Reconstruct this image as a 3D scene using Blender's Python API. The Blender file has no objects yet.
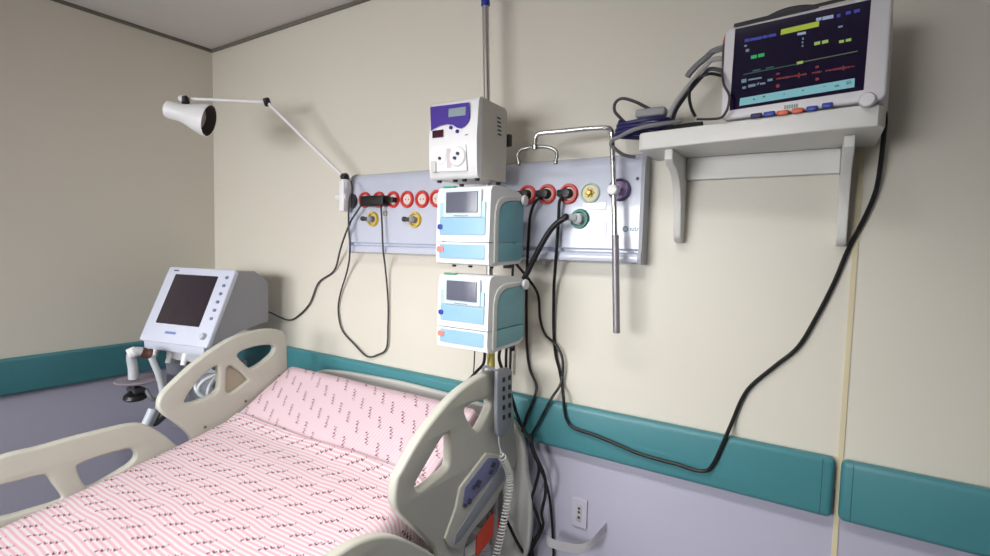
import bpy, bmesh, math, random
from mathutils import Vector, Matrix, noise
random.seed(7)
S = bpy.context.scene
COL = S.collection
PI = math.pi

# ------------------------------------------------------------------ camera
F, YAW, PITCH, ROLL = 512.419, -.5691, -.0656, .0235
CAM = Vector((3.1789, -1.7393, 1.55))
fw = Vector((math.sin(YAW)*math.cos(PITCH), math.cos(YAW)*math.cos(PITCH), math.sin(PITCH)))
r0 = Vector((math.cos(YAW), -math.sin(YAW), 0)); u0 = r0.cross(fw)
RR = r0*math.cos(ROLL)+u0*math.sin(ROLL); UU = -r0*math.sin(ROLL)+u0*math.cos(ROLL)
cd = bpy.data.cameras.new('camera'); cam = bpy.data.objects.new('camera', cd); COL.objects.link(cam)
cd.sensor_width = 36; cd.lens = F/990*36; cd.clip_start = .02
m = Matrix((RR, UU, -fw)).transposed().to_4x4(); m.translation = CAM
cam.matrix_world = m
S.camera = cam

def ray(px, py): return fw+RR*((px-495)/F)-UU*((py-278)/F)
def at(px, py, ax, v):
    d = ray(px, py); return CAM+d*((v-CAM[ax])/d[ax])
def onX(px, py, v): return at(px, py, 0, v)
def onY(px, py, v): return at(px, py, 1, v)
def onZ(px, py, v): return at(px, py, 2, v)
def onP(px, py, o, n):
    d = ray(px, py); return CAM+d*((o-CAM).dot(n)/d.dot(n))

# ------------------------------------------------------------------ materials
def srgb(r, g, b):
    f = lambda c: (c/255)/12.92 if c/255 <= .04045 else ((c/255+.055)/1.055)**2.4
    return (f(r), f(g), f(b), 1)
MATS = {}
def mat(name, col, rough=.5, metal=0, emit=None, estr=1, bump=0, bscale=200, var=.0, vscale=6, coat=0, spec=.5):
    if name in MATS: return MATS[name]
    M = bpy.data.materials.new(name); M.use_nodes = True
    nt = M.node_tree; b = nt.nodes['Principled BSDF']
    c = srgb(*col)
    b.inputs['Base Color'].default_value = c
    b.inputs['Roughness'].default_value = rough; b.inputs['Metallic'].default_value = metal
    b.inputs['Specular IOR Level'].default_value = spec
    if coat: b.inputs['Coat Weight'].default_value = coat
    tc = nt.nodes.new('ShaderNodeTexCoord')
    nz = nt.nodes.new('ShaderNodeTexNoise'); nz.inputs['Scale'].default_value = vscale; nz.inputs['Detail'].default_value = 4
    nt.links.new(tc.outputs['Object'], nz.inputs['Vector'])
    mx = nt.nodes.new('ShaderNodeMix'); mx.data_type = 'RGBA'
    v = var or .03
    mx.inputs[6].default_value = tuple(x*(1-v) for x in c[:3])+(1,)
    mx.inputs[7].default_value = tuple(min(1, x*(1+v)) for x in c[:3])+(1,)
    nt.links.new(nz.outputs['Fac'], mx.inputs[0]); nt.links.new(mx.outputs[2], b.inputs['Base Color'])
    if emit:
        b.inputs['Emission Color'].default_value = srgb(*emit); b.inputs['Emission Strength'].default_value = estr
    if bump:
        n2 = nt.nodes.new('ShaderNodeTexNoise'); n2.inputs['Scale'].default_value = bscale
        nt.links.new(tc.outputs['Object'], n2.inputs['Vector'])
        bp = nt.nodes.new('ShaderNodeBump'); bp.inputs['Strength'].default_value = bump; bp.inputs['Distance'].default_value = .002
        nt.links.new(n2.outputs['Fac'], bp.inputs['Height']); nt.links.new(bp.outputs['Normal'], b.inputs['Normal'])
    MATS[name] = M
    return M

def wall_mat(name, upper, lower, zsplit):
    M = bpy.data.materials.new(name); M.use_nodes = True; nt = M.node_tree; b = nt.nodes['Principled BSDF']
    g = nt.nodes.new('ShaderNodeNewGeometry'); sp = nt.nodes.new('ShaderNodeSeparateXYZ'); nt.links.new(g.outputs['Position'], sp.inputs[0])
    gt = nt.nodes.new('ShaderNodeMath'); gt.operation = 'GREATER_THAN'; gt.inputs[1].default_value = zsplit; nt.links.new(sp.outputs['Z'], gt.inputs[0])
    nz = nt.nodes.new('ShaderNodeTexNoise'); nz.inputs['Scale'].default_value = 2.2; nz.inputs['Detail'].default_value = 5
    nt.links.new(g.outputs['Position'], nz.inputs['Vector'])
    def two(c):
        c = srgb(*c); mx = nt.nodes.new('ShaderNodeMix'); mx.data_type = 'RGBA'
        mx.inputs[6].default_value = tuple(x*.965 for x in c[:3])+(1,); mx.inputs[7].default_value = tuple(min(1, x*1.03) for x in c[:3])+(1,)
        nt.links.new(nz.outputs['Fac'], mx.inputs[0]); return mx.outputs[2]
    mx = nt.nodes.new('ShaderNodeMix'); mx.data_type = 'RGBA'
    nt.links.new(gt.outputs[0], mx.inputs[0]); nt.links.new(two(lower), mx.inputs[6]); nt.links.new(two(upper), mx.inputs[7])
    nt.links.new(mx.outputs[2], b.inputs['Base Color'])
    b.inputs['Roughness'].default_value = .42
    n2 = nt.nodes.new('ShaderNodeTexNoise'); n2.inputs['Scale'].default_value = 60; nt.links.new(g.outputs['Position'], n2.inputs['Vector'])
    bp = nt.nodes.new('ShaderNodeBump'); bp.inputs['Strength'].default_value = .12; bp.inputs['Distance'].default_value = .003
    nt.links.new(n2.outputs['Fac'], bp.inputs['Height']); nt.links.new(bp.outputs['Normal'], b.inputs['Normal'])
    return M

def fabric_mat(name, rot, base, stripe, mark, per=.022, stc=1.0, seed=0.0):
    """printed cotton: stripes running along u and rows of tiny printed words set slantwise to them (UVs are in metres)"""
    M = bpy.data.materials.new(name); M.use_nodes = True; nt = M.node_tree; b = nt.nodes['Principled BSDF']
    N = nt.nodes.new; Lk = nt.links.new
    def math_(op, a, bb=None, c=None):
        n = N('ShaderNodeMath'); n.operation = op
        for i, v in enumerate((a, bb, c)):
            if v is None: continue
            if isinstance(v, (int, float)): n.inputs[i].default_value = v
            else: Lk(v, n.inputs[i])
        return n.outputs[0]
    uv = N('ShaderNodeUVMap')
    wn = N('ShaderNodeTexNoise'); wn.inputs['Scale'].default_value = 4; wn.inputs['Detail'].default_value = 1; Lk(uv.outputs[0], wn.inputs['Vector'])
    va = N('ShaderNodeVectorMath'); va.operation = 'SCALE'; va.inputs['Scale'].default_value = .03; Lk(wn.outputs['Color'], va.inputs[0])
    vb = N('ShaderNodeVectorMath'); vb.operation = 'ADD'; Lk(uv.outputs[0], vb.inputs[0]); Lk(va.outputs[0], vb.inputs[1])
    def dot(vec, x, y):
        n = N('ShaderNodeVectorMath'); n.operation = 'DOT_PRODUCT'; n.inputs[1].default_value = (x, y, 0); Lk(vec, n.inputs[0]); return n.outputs['Value']
    ad = N('ShaderNodeVectorMath'); ad.operation = 'ADD'; ad.inputs[1].default_value = (5+seed, 5, 0); Lk(vb.outputs[0], ad.inputs[0])
    cr, sr = math.cos(rot), math.sin(rot)
    u, v = dot(ad.outputs[0], cr, sr), dot(ad.outputs[0], -sr, cr)
    st = math_('SINE', math_('MULTIPLY', v, 2*PI/per))
    st = math_('MULTIPLY', math_('MINIMUM', math_('MAXIMUM', math_('MULTIPLY_ADD', st, .9, .45), 0), 1), stc)
    # lattice of words: cell edges A, B; each word runs along W
    A_, B_, W_ = (.081, 0.0), (.031, -.077), Vector((.059, -.042)).normalized()
    det = A_[0]*B_[1]-A_[1]*B_[0]
    lin = lambda x, y: math_('ADD', math_('MULTIPLY', u, x), math_('MULTIPLY', v, y))
    fi = math_('SUBTRACT', math_('FRACT', lin(B_[1]/det, -B_[0]/det)), .5); fj = math_('SUBTRACT', math_('FRACT', lin(-A_[1]/det, A_[0]/det)), .5)
    dx = math_('ADD', math_('MULTIPLY', fi, A_[0]), math_('MULTIPLY', fj, B_[0])); dy = math_('ADD', math_('MULTIPLY', fi, A_[1]), math_('MULTIPLY', fj, B_[1]))
    al = math_('ADD', math_('MULTIPLY', dx, W_.x), math_('MULTIPLY', dy, W_.y)); pe = math_('ADD', math_('MULTIPLY', dx, -W_.y), math_('MULTIPLY', dy, W_.x))
    wob = math_('MULTIPLY', math_('SINE', math_('MULTIPLY', al, 2*PI/.0175)), .0042)
    inb = math_('LESS_THAN', math_('ABSOLUTE', math_('SUBTRACT', pe, wob)), .0036)
    ina = math_('LESS_THAN', math_('ABSOLUTE', al), .034)
    ltr = math_('GREATER_THAN', math_('SINE', math_('MULTIPLY_ADD', al, 2*PI/.0175, .6)), -.72)
    cmb = N('ShaderNodeCombineXYZ'); Lk(math_('MULTIPLY', u, 110), cmb.inputs[0]); Lk(math_('MULTIPLY', v, 110), cmb.inputs[1])
    nz = N('ShaderNodeTexNoise'); nz.inputs['Scale'].default_value = 1; nz.inputs['Detail'].default_value = 0; Lk(cmb.outputs[0], nz.inputs['Vector'])
    gl = math_('GREATER_THAN', nz.outputs['Fac'], .33)
    mk = math_('MULTIPLY', math_('MULTIPLY', inb, ina), math_('MULTIPLY', ltr, gl))
    m1 = N('ShaderNodeMix'); m1.data_type = 'RGBA'; m1.inputs[6].default_value = srgb(*base); m1.inputs[7].default_value = srgb(*stripe); Lk(st, m1.inputs[0])
    m2 = N('ShaderNodeMix'); m2.data_type = 'RGBA'; m2.inputs[7].default_value = srgb(*mark); Lk(m1.outputs[2], m2.inputs[6]); Lk(math_('MULTIPLY', mk, .9), m2.inputs[0])
    Lk(m2.outputs[2], b.inputs['Base Color']); b.inputs['Roughness'].default_value = .85; b.inputs['Specular IOR Level'].default_value = .2
    n2 = N('ShaderNodeTexNoise'); n2.inputs['Scale'].default_value = 9; n2.inputs['Detail'].default_value = 3; Lk(uv.outputs[0], n2.inputs['Vector'])
    bp = N('ShaderNodeBump'); bp.inputs['Strength'].default_value = .3; bp.inputs['Distance'].default_value = .012
    Lk(n2.outputs['Fac'], bp.inputs['Height']); Lk(bp.outputs['Normal'], b.inputs['Normal'])
    return M

WALL = wall_mat('painted wall cream over lavender', (221, 216, 203), (180, 178, 196), .87)
CEIL = mat('ceiling plaster', (214, 210, 208), .8)
GAP = mat('shadow gap', (112, 108, 100), .7)
FLOOR = mat('vinyl floor', (112, 112, 116), .35, var=.08, vscale=40)
TEAL = mat('teal vinyl bumper', (68, 130, 138), .38, bump=.05)
TEALD = mat('teal seam', (38, 84, 88), .6)
PANEL = mat('panel aluminium lacquer', (203, 208, 224), .2, coat=.3)
PANELE = mat('panel end', (170, 172, 180), .4)
WHITE = mat('white plastic', (236, 236, 238), .35)
WHITEP = mat('white painted wood', (226, 226, 222), .4)
CREAMP = mat('ivory bed plastic', (190, 189, 178), .38, spec=.4)
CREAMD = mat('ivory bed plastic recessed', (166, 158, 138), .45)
GREY = mat('grey plastic', (150, 150, 154), .45)
DGREY = mat('dark grey plastic', (62, 62, 66), .5)
BEIGEG = mat('warm grey casing', (214, 210, 200), .45)
BLACK = mat('black rubber', (16, 16, 18), .45)
CHROME = mat('chrome', (215, 215, 212), .22, 1)
STEEL = mat('brushed steel', (165, 165, 160), .35, 1)
RED = mat('red plastic', (216, 62, 56), .4)
ORANGER = mat('red orange card', (240, 72, 30), .5)
YELLOW = mat('yellow plastic', (226, 190, 50), .4)
GREEN = mat('green plastic', (30, 128, 112), .4)
PURPLE = mat('purple plastic', (72, 46, 112), .4)
VIOLET = mat('violet print', (72, 50, 150), .35)
LILAC = mat('lilac plastic', (148, 122, 168), .45)
PBLUE = mat('pale blue print', (146, 188, 214), .4)
PTEAL = mat('teal casing', (108, 166, 178), .4)
LCD = mat('lcd grey green', (142, 160, 164), .25)
LCDG = mat('pump lcd grey', (98, 100, 116), .2)
LCDR = mat('dark red display', (62, 22, 40), .25)
LCDV = mat('ventilator screen', (48, 40, 48), .16)
VGREY = mat('ventilator side grey', (158, 158, 166), .5)
BLUE = mat('blue plastic', (34, 56, 160), .4)
NAVY = mat('navy cable', (38, 38, 92), .5)
CABLEG = mat('grey cable', (128, 128, 132), .5)
CORDG = mat('dark grey cord', (66, 62, 66), .5)
HOSE = mat('translucent grey tubing', (186, 190, 194), .3)
KEYB = mat('slate keypad', (112, 116, 156), .4)
KEYG = mat('grey keypad', (138, 144, 150), .4)
KEYD = mat('dark keypad symbol', (40, 44, 74), .4)
HANDS = mat('handset grey', (142, 146, 156), .4)
BRASS = mat('brass', (176, 150, 70), .35, .6)
SCREEN = mat('monitor screen', (10, 6, 24), .12, emit=(30, 10, 62), estr=.35)
SY = mat('screen yellow', (20, 20, 10), .3, emit=(205, 230, 70), estr=.9)
SC = mat('screen cyan', (20, 20, 20), .3, emit=(150, 225, 235), estr=.95)
SG = mat('screen green', (10, 20, 10), .3, emit=(50, 220, 120), estr=.8)
SGD = mat('screen dim green', (10, 20, 10), .3, emit=(40, 110, 90), estr=.7)
SR = mat('screen red', (20, 10, 10), .3, emit=(170, 40, 50), estr=.8)
SW = mat('screen white', (20, 20, 20), .3, emit=(190, 205, 240), estr=.9)
SB = mat('screen blue', (10, 10, 20), .3, emit=(70, 80, 210), estr=.8)
SD = mat('screen dark mark', (20, 60, 70), .4)
ORANGE = mat('orange key', (214, 96, 60), .4)
SHEET = fabric_mat('printed cotton sheet', 0.0, (252, 247, 249), (246, 210, 219), (112, 52, 72), per=.0145)
MATTR = fabric_mat('printed cotton mattress cover', PI/2, (212, 190, 197), (202, 172, 182), (96, 46, 66), per=.0145, stc=.7, seed=1.3)

# ------------------------------------------------------------------ mesh helpers
def put(o, name=None): COL.objects.link(o); return o
ROOTINV = {}
def finish(me, angle=38):
    me.polygons.foreach_set('use_smooth', [True]*len(me.polygons))
    me.set_sharp_from_angle(angle=math.radians(angle))
def obj(name, bm, material, parent=None, label=None, angle=38, local=False):
    if parent is not None and not local:
        top = parent
        while top.parent: top = top.parent
        bm.transform(ROOTINV.get(top.name, Matrix()))
    bmesh.ops.recalc_face_normals(bm, faces=bm.faces[:])
    me = bpy.data.meshes.new(name); bm.to_mesh(me); bm.free(); finish(me, angle)
    for mm in (material if isinstance(material, (list, tuple)) else [material]): me.materials.append(mm)
    o = bpy.data.objects.new(name, me); put(o)
    if parent is not None: o.parent = parent
    if label: o['label'] = label
    return o
def thing(name, label, cat, loc=(0, 0, 0), rz=0, group=None):
    o = bpy.data.objects.new(name, None); put(o); o.empty_display_size = .05
    o.location = loc; o.rotation_euler = (0, 0, rz); o['label'] = label; o['category'] = cat
    if group: o['group'] = group
    ROOTINV[o.name] = (Matrix.Translation(Vector(loc)) @ Matrix.Rotation(rz, 4, 'Z')).inverted()
    return o
def tag(o, label, cat, group=None):
    o['label'] = label; o['category'] = cat
    if group: o['group'] = group
    return o
def struct(name, bm, material, parent=None):
    o = obj(name, bm, material, parent)
    if parent is None: o['kind'] = 'structure'
    return o
def join(*bms):
    b = bms[0]
    for c in bms[1:]:
        me = bpy.data.meshes.new('tmp'); c.to_mesh(me); c.free(); b.from_mesh(me); bpy.data.meshes.remove(me)
    return b
def box(x0, x1, y0, y1, z0, z1, bev=0, seg=2, M=None):
    bm = bmesh.new(); bmesh.ops.create_cube(bm, size=1)
    for v in bm.verts:
        v.co = Vector(((x0+x1)/2+v.co.x*(x1-x0), (y0+y1)/2+v.co.y*(y1-y0), (z0+z1)/2+v.co.z*(z1-z0)))
    if bev: bmesh.ops.bevel(bm, geom=bm.edges[:], offset=bev, segments=seg, profile=.5, affect='EDGES')
    if M: bm.transform(M)
    return bm
def frame(axis):
    a = Vector(axis).normalized(); h = Vector((0, 0, 1)) if abs(a.z) < .9 else Vector((1, 0, 0))
    x = h.cross(a).normalized(); return x, a.cross(x), a
def lathe(prof, o, axis, n=24, cap=True):
    """prof: list of (radius, distance along the axis)"""
    x, y, a = frame(axis); o = Vector(o); bm = bmesh.new(); rings = []
    for r, d in prof:
        if r < 1e-6: rings.append([bm.verts.new(o+a*d)])
        else: rings.append([bm.verts.new(o+a*d+(x*math.cos(2*PI*i/n)+y*math.sin(2*PI*i/n))*r) for i in range(n)])
    for A, B in zip(rings, rings[1:]):
        for i in range(n):
            j = (i+1) % n
            if len(A) == 1 and len(B) == 1: continue
            if len(A) == 1: bm.faces.new((A[0], B[j], B[i]))
            elif len(B) == 1: bm.faces.new((A[i], A[j], B[0]))
            else: bm.faces.new((A[i], A[j], B[j], B[i]))
    for R in (rings[0], rings[-1]):
        if cap and len(R) > 2: bm.faces.new(R)
    return bm
def cyl(a, b, r, n=16, bev=0):
    a = Vector(a); b = Vector(b); L = (b-a).length
    p = [(r-bev, 0), (r, bev), (r, L-bev), (r-bev, L)] if bev else [(r, 0), (r, L)]
    return lathe(p, a, b-a, n)
def catmull(P, k=6, closed=False):
    P = [Vector(p) for p in P]; n = len(P); out = []
    rng = n if closed else n-1
    for i in range(rng):
        p1, p2 = P[i], P[(i+1) % n]
        p0 = P[(i-1) % n] if (closed or i > 0) else p1*2-p2
        p3 = P[(i+2) % n] if (closed or i+2 < n) else p2*2-p1
        for t in range(k):
            t /= k
            out.append(.5*((2*p1)+(p2-p0)*t+(2*p0-5*p1+4*p2-p3)*t*t+(3*p1-p0-3*p2+p3)*t**3))
    if not closed: out.append(P[-1])
    return out
def tube(P, r, n=8, smooth=6):
    if smooth: P = catmull(P, smooth)
    else: P = [Vector(p) for p in P]
    bm = bmesh.new(); rings = []
    T = [(P[min(i+1, len(P)-1)]-P[max(i-1, 0)]).normalized() for i in range(len(P))]
    x = frame(T[0])[0]
    for p, t in zip(P, T):
        x = (x-t*x.dot(t))
        if x.length < 1e-5: x = frame(t)[0]
        x.normalize(); y = t.cross(x)
        rings.append([bm.verts.new(p+(x*math.cos(2*PI*i/n)+y*math.sin(2*PI*i/n))*r) for i in range(n)])
    for A, B in zip(rings, rings[1:]):
        for i in range(n):
            j = (i+1) % n; bm.faces.new((A[i], A[j], B[j], B[i]))
    bm.faces.new(rings[0]); bm.faces.new(rings[-1])
    return bm
def plate(outline, holes, thick, M, bev=.006, smooth=0, res=2):
    """2-D outline with holes, extruded about the local xy plane, rounded edges, then placed by matrix M"""
    cu = bpy.data.curves.new('tmp', 'CURVE'); cu.dimensions = '2D'; cu.fill_mode = 'BOTH'
    cu.extrude = max(1e-4, thick/2-bev); cu.bevel_depth = bev; cu.bevel_resolution = res; cu.offset = -bev
    for k, loop in enumerate([outline]+list(holes)):
        pts = [Vector((p[0], p[1], 0)) for p in loop]
        if smooth: pts = catmull(pts, smooth, True)
        area = sum(a.x*b.y-b.x*a.y for a, b in zip(pts, pts[1:]+pts[:1]))
        if (area > 0) != (k == 0): pts.reverse()
        s = cu.splines.new('POLY'); s.points.add(len(pts)-1); s.use_cyclic_u = True
        for q, p in zip(s.points, pts): q.co = (p.x, p.y, 0, 1)
    o = bpy.data.objects.new('tmp', cu); COL.objects.link(o)
    dg = bpy.context.evaluated_depsgraph_get(); me = bpy.data.meshes.new_from_object(o.evaluated_get(dg))
    COL.objects.unlink(o); bpy.data.objects.remove(o); bpy.data.curves.remove(cu)
    bm = bmesh.new(); bm.from_mesh(me); bpy.data.meshes.remove(me)
    bmesh.ops.remove_doubles(bm, verts=bm.verts[:], dist=1e-5)
    bm.transform(M)
    return bm
MYZ = lambda x: Matrix(((0, 0, 1, x), (1, 0, 0, 0), (0, 1, 0, 0), (0, 0, 0, 1)))     # (y,z) drawn at x
MXZ = lambda y: Matrix(((1, 0, 0, 0), (0, 0, -1, y), (0, 1, 0, 0), (0, 0, 0, 1)))    # (x,z) drawn at y
def rrect(x0, x1, z0, z1, r, k=4):
    out = []
    for cx, cz, a in ((x1-r, z1-r, 0), (x0+r, z1-r, 90), (x0+r, z0+r, 180), (x1-r, z0+r, 270)):
        for i in range(k+1):
            t = math.radians(a+90*i/k); out.append((cx+r*math.cos(t), cz+r*math.sin(t)))
    return out
def extr(prof, x0, x1):
    """closed (y,z) profile extruded along x"""
    bm = bmesh.new()
    A = [bm.verts.new((x0, y, z)) for y, z in prof]; B = [bm.verts.new((x1, y, z)) for y, z in prof]
    n = len(prof)
    for i in range(n): bm.faces.new((A[i], A[(i+1) % n], B[(i+1) % n], B[i]))
    bm.faces.new(A); bm.faces.new(B)
    return bm
def quadpatch(pts, n, d=.0012):
    """thin flat piece from a polygon, with thickness d along n"""
    bm = bmesh.new(); n = Vector(n)
    A = [bm.verts.new(Vector(p)) for p in pts]; B = [bm.verts.new(Vector(p)+n*d) for p in pts]
    k = len(pts)
    for i in range(k): bm.faces.new((A[i], A[(i+1) % k], B[(i+1) % k], B[i]))
    bm.faces.new(A); bm.faces.new(B)
    return bm
def cord(name, pts, r, material, label, cat='cable', group=None, parent=None, n=8):
    o = obj(name, tube(pts, r, n), material, parent)
    if parent is None: tag(o, label, cat, group)
    return o

# ------------------------------------------------------------------ room
CE = 2.68; XR = 5.2; YF = -4.2
WX0, WX1, WZ0, WZ1 = .10, 2.5, .85, 2.25
struct('floor', box(-.1, XR+.1, YF-.1, .1, -.1, 0), FLOOR)
struct('ceiling', box(-.1, XR+.1, YF-.1, .1, CE, CE+.1), CEIL)
struct('wall_back', box(-.1, XR+.1, 0, .1, 0, CE), WALL)
struct('wall_left', box(-.1, 0, YF, 0, 0, CE), WALL)
struct('wall_right', box(XR, XR+.1, YF, 0, 0, CE), WALL)
struct('wall_front', join(box(-.1, WX0, YF-.1, YF, 0, CE), box(WX1, XR+.1, YF-.1, YF, 0, CE), box(WX0, WX1, YF-.1, YF, 0, WZ0), box(WX0, WX1, YF-.1, YF, WZ1, CE)), WALL)
wn = struct('window_1', join(box(WX0, WX1, YF-.07, YF-.02, WZ0, WZ0+.05), box(WX0, WX1, YF-.07, YF-.02, WZ1-.05, WZ1), box(WX0, WX0+.05, YF-.07, YF-.02, WZ0+.05, WZ1-.05), box(WX1-.05, WX1, YF-.07, YF-.02, WZ0+.05, WZ1-.05), box((WX0+WX1)/2-.025, (WX0+WX1)/2+.025, YF-.07, YF-.02, WZ0+.05, WZ1-.05)), WHITE)
PANE = bpy.data.materials.new('window glass'); PANE.use_nodes = True
PANE.node_tree.nodes['Principled BSDF'].inputs['Transmission Weight'].default_value = 1; PANE.node_tree.nodes['Principled BSDF'].inputs['Roughness'].default_value = 0; PANE.node_tree.nodes['Principled BSDF'].inputs['IOR'].default_value = 1.45
struct('pane', box(WX0+.05, WX1-.05, YF-.05, YF-.044, WZ0+.05, WZ1-.05), PANE, wn)
ld = bpy.data.lights.new('window_daylight', 'AREA'); ld.shape = 'RECTANGLE'; ld.size = WX1-WX0-.1; ld.size_y = WZ1-WZ0-.1; ld.energy = 114; ld.color = (.985, .99, 1); ld.spread = math.radians(84)
lo = bpy.data.objects.new('window_daylight', ld); put(lo); lo.location = ((WX0+WX1)/2, YF-.005, (WZ0+WZ1)/2)
lo.rotation_euler = Vector((.0, 1, -.31)).to_track_quat('-Z', 'Z').to_euler()
struct('trim_1', box(0, XR, -.012, 0, CE-.016, CE), GAP)
struct('trim_2', box(0, .012, YF, -.012, CE-.016, CE), GAP)
BT, BB, BP = .97, .796, .038
def bumper(a, b, axis):
    if axis == 'x': return box(a, b, -BP, 0, BB, BT, .016, 4)
    return box(0, BP, a, b, BB, BT, .016, 4)
struct('trim_3', bumper(YF, -BP-.002, 'y'), TEAL)
t4 = struct('trim_4', bumper(.002, 3.2385, 'x'), TEAL)
struct('end_cap_seam', box(3.2075, 3.2095, -BP-.0008, -.004, BB+.006, BT-.006), TEALD, t4)
t5 = struct('trim_5', bumper(3.2525, XR, 'x'), TEAL)
struct('end_cap_seam', box(3.2790, 3.2810, -BP-.0008, -.004, BB+.006, BT-.006), TEALD, t5)
struct('trim_6', box(3.244, 3.257, -.004, 0, 0, CE-.016), mat('joint strip', (214, 202, 168), .5))

# ceiling fluorescent fixtures
def ceiling_light(x, y, lx, ly, power, label):
    t = thing('ceiling_light', label, 'ceiling light', (x, y, CE))
    fr = join(box(x-lx/2-.03, x+lx/2+.03, y-ly/2-.03, y-ly/2, CE-.04, CE-.002), box(x-lx/2-.03, x+lx/2+.03, y+ly/2, y+ly/2+.03, CE-.04, CE-.002),
              box(x-lx/2-.03, x-lx/2, y-ly/2, y+ly/2, CE-.04, CE-.002), box(x+lx/2, x+lx/2+.03, y-ly/2, y+ly/2, CE-.04, CE-.002))
    obj('frame', fr, WHITE, t)
    obj('diffuser', box(x-lx/2, x+lx/2, y-ly/2, y+ly/2, CE-.02, CE-.006), mat('lit diffuser', (240, 240, 240), .5, emit=(255, 255, 252), estr=2.5), t)
    ld = bpy.data.lights.new('ceiling_lamp', 'AREA'); ld.shape = 'RECTANGLE'; ld.size = lx; ld.size_y = ly; ld.energy = power; ld.spread = math.radians(122); ld.color = (1, .985, .955)
    lo = bpy.data.objects.new('ceiling_lamp', ld); put(lo); lo.location = (0, 0, -.045); lo.parent = t
    return t
ceiling_light(2.45, -1.35, 1.2, .3, 47, 'ceiling light above the right side of the bed')

# ------------------------------------------------------------------ bed-head service panel on the wall
PX0, PX1, PZ0, PZ1, PY = onY(350, 250, -.055).x, onY(642, 262, -.055).x, 1.497, 1.862, -.058
panel = thing('service_panel', 'long pale grey bed-head service panel with coloured outlets on the back wall', 'wall panel', ((PX0+PX1)/2, 0, PZ0))
prof = [(0, PZ1), (-.022, PZ1), (-.038, PZ1-.006), (-.049, PZ1-.018), (PY+.002, PZ1-.04), (PY, PZ1-.07), (PY, PZ0+.048), (PY+.016, PZ0+.042), (PY+.016, PZ0+.036),
        (PY-.006, PZ0+.030), (PY-.010, PZ0+.020), (PY-.006, PZ0+.004), (PY+.006, PZ0), (0, PZ0)]
obj('panel_body', extr(prof, PX0+.012, PX1-.012), PANEL, panel, angle=50)
pe = [(0, PZ1+.004), (-.024, PZ1+.004), (-.042, PZ1-.003), (-.054, PZ1-.016), (PY-.004, PZ1-.04), (PY-.005, PZ0+.05), (PY-.014, PZ0+.03), (PY-.015, PZ0+.015), (PY-.008, PZ0-.003), (0, PZ0-.003)]
obj('end_cap', extr(pe, PX0, PX0+.012), PANEL, panel, angle=50)
obj('end_cap', extr(pe, PX1-.012, PX1), PANELE, panel, angle=50, label='grey right end cap')
FY = PY
def ring(px, py, R, rin, material, face, name, inner=True, depth=.012):
    c = onY(px, py, FY)
    o = obj(name, lathe([(rin, .0), (rin, -depth*.6+.0), (rin+.003, -depth), (R-.003, -depth), (R, -depth*.5), (R, 0)], c, (0, 1, 0), 28), material, panel)
    if inner:
        bm = lathe([(0, -.004), (rin*.96, -.004), (rin*.96, 0), (0, 0)], c, (0, 1, 0), 24)
        obj('outlet_face', bm, face, o)
        if face is not GREY:
            h = join(*[cyl(c+Vector((dx, -.0052, 0)), c+Vector((dx, -.003, 0)), .0026, 8) for dx in (-.0085, .0085)])
            obj('pin_hole', h, DGREY, o)
    return c
FACE = mat('outlet face', (226, 214, 206), .4)
OUT = {}
for i, (px, py) in enumerate([(365.6, 200), (379.6, 199.8), (393.7, 199.6), (407.7, 199.4), (422.6, 199.2), (437.5, 198.6)]):
    OUT['L%d' % i] = ring(px, py, .037, .024, RED, FACE, 'electric_outlet')
for i, (px, py) in enumerate([(527.8, 194.8), (547.5, 194.2), (569, 193.8)]):
    OUT['R%d' % i] = ring(px, py, .036, .024, RED, FACE, 'electric_outlet')
for px, py in ((373.4, 219.2), (415.6, 219.8)):
    c = ring(px, py, .034, .023, YELLOW, mat('pale gas face', (214, 206, 176), .4), 'gas_outlet')
    OUT['Y%d' % px] = c
c = ring(590.3, 193, .036, .029, mat('pale green ring', (206, 222, 208), .4), mat('vac face', (214, 206, 170), .4), 'gas_outlet', inner=True, depth=.008)
obj('gas_valve_star', join(lathe([(0, -.018), (.007, -.018), (.011, -.010), (.012, -.004)], c, (0, 1, 0), 10), *[box(c.x-.0165, c.x+.0165, c.y-.010, c.y-.004, c.z-.003, c.z+.003, .001, 1, Matrix.Translation(c) @ Matrix.Rotation(k*PI/3, 4, 'Y') @ Matrix.Translation(-c)) for k in range(3)]), BRASS, panel)
OUT['G'] = ring(580, 219, .035, .022, GREEN, mat('pale face', (210, 214, 208), .4), 'oxygen_outlet')
OUT['P'] = ring(620, 190, .038, .030, PURPLE, LILAC, 'vacuum_outlet', depth=.022)
OUT['K'] = ring(352.3, 201.2, .036, .026, DGREY, PANELE, 'round_socket', depth=.02)
# lesser marks on the panel
c = onY(585, 178, FY)
c = onY(385.7, 213.5, FY); obj('rocker_switch', box(c.x-.009, c.x+.009, FY-.012, FY, c.z-.011, c.z+.011, .003), mat('beige switch', (200, 190, 160), .4), panel)
c = onY(637.5, 178.5, FY)
obj('screw', lathe([(0, -.003), (.004, -.003), (.006, 0)], c, (0, 1, 0), 10), DGREY, panel)
c = onY(625.5, 229, FY)
lg = lathe([(.0072, 0), (.0072, -.0012), (.0098, -.0012), (.0098, 0)], c, (0, 1, 0), 18)
for v in lg.verts: v.co.x = c.x+(v.co.x-c.x)*1.0
L0, L1 = onY(630.2, 229.3, FY), onY(638.6, 229.6, FY)
stroke = []
for k in range(5):
    xx = L0.x+(L1.x-L0.x)*k/5; hh = (.010, .010, .010, .014, .010)[k]
    stroke.append(box(xx, xx+.0018, FY-.0012, FY, L0.z-.006, L0.z-.006+hh)); stroke.append(box(xx+.0018, xx+.0052, FY-.0012, FY, L0.z-.006+(0 if k % 2 else hh-.002), L0.z-.006+(.002 if k % 2 else hh)))
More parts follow.
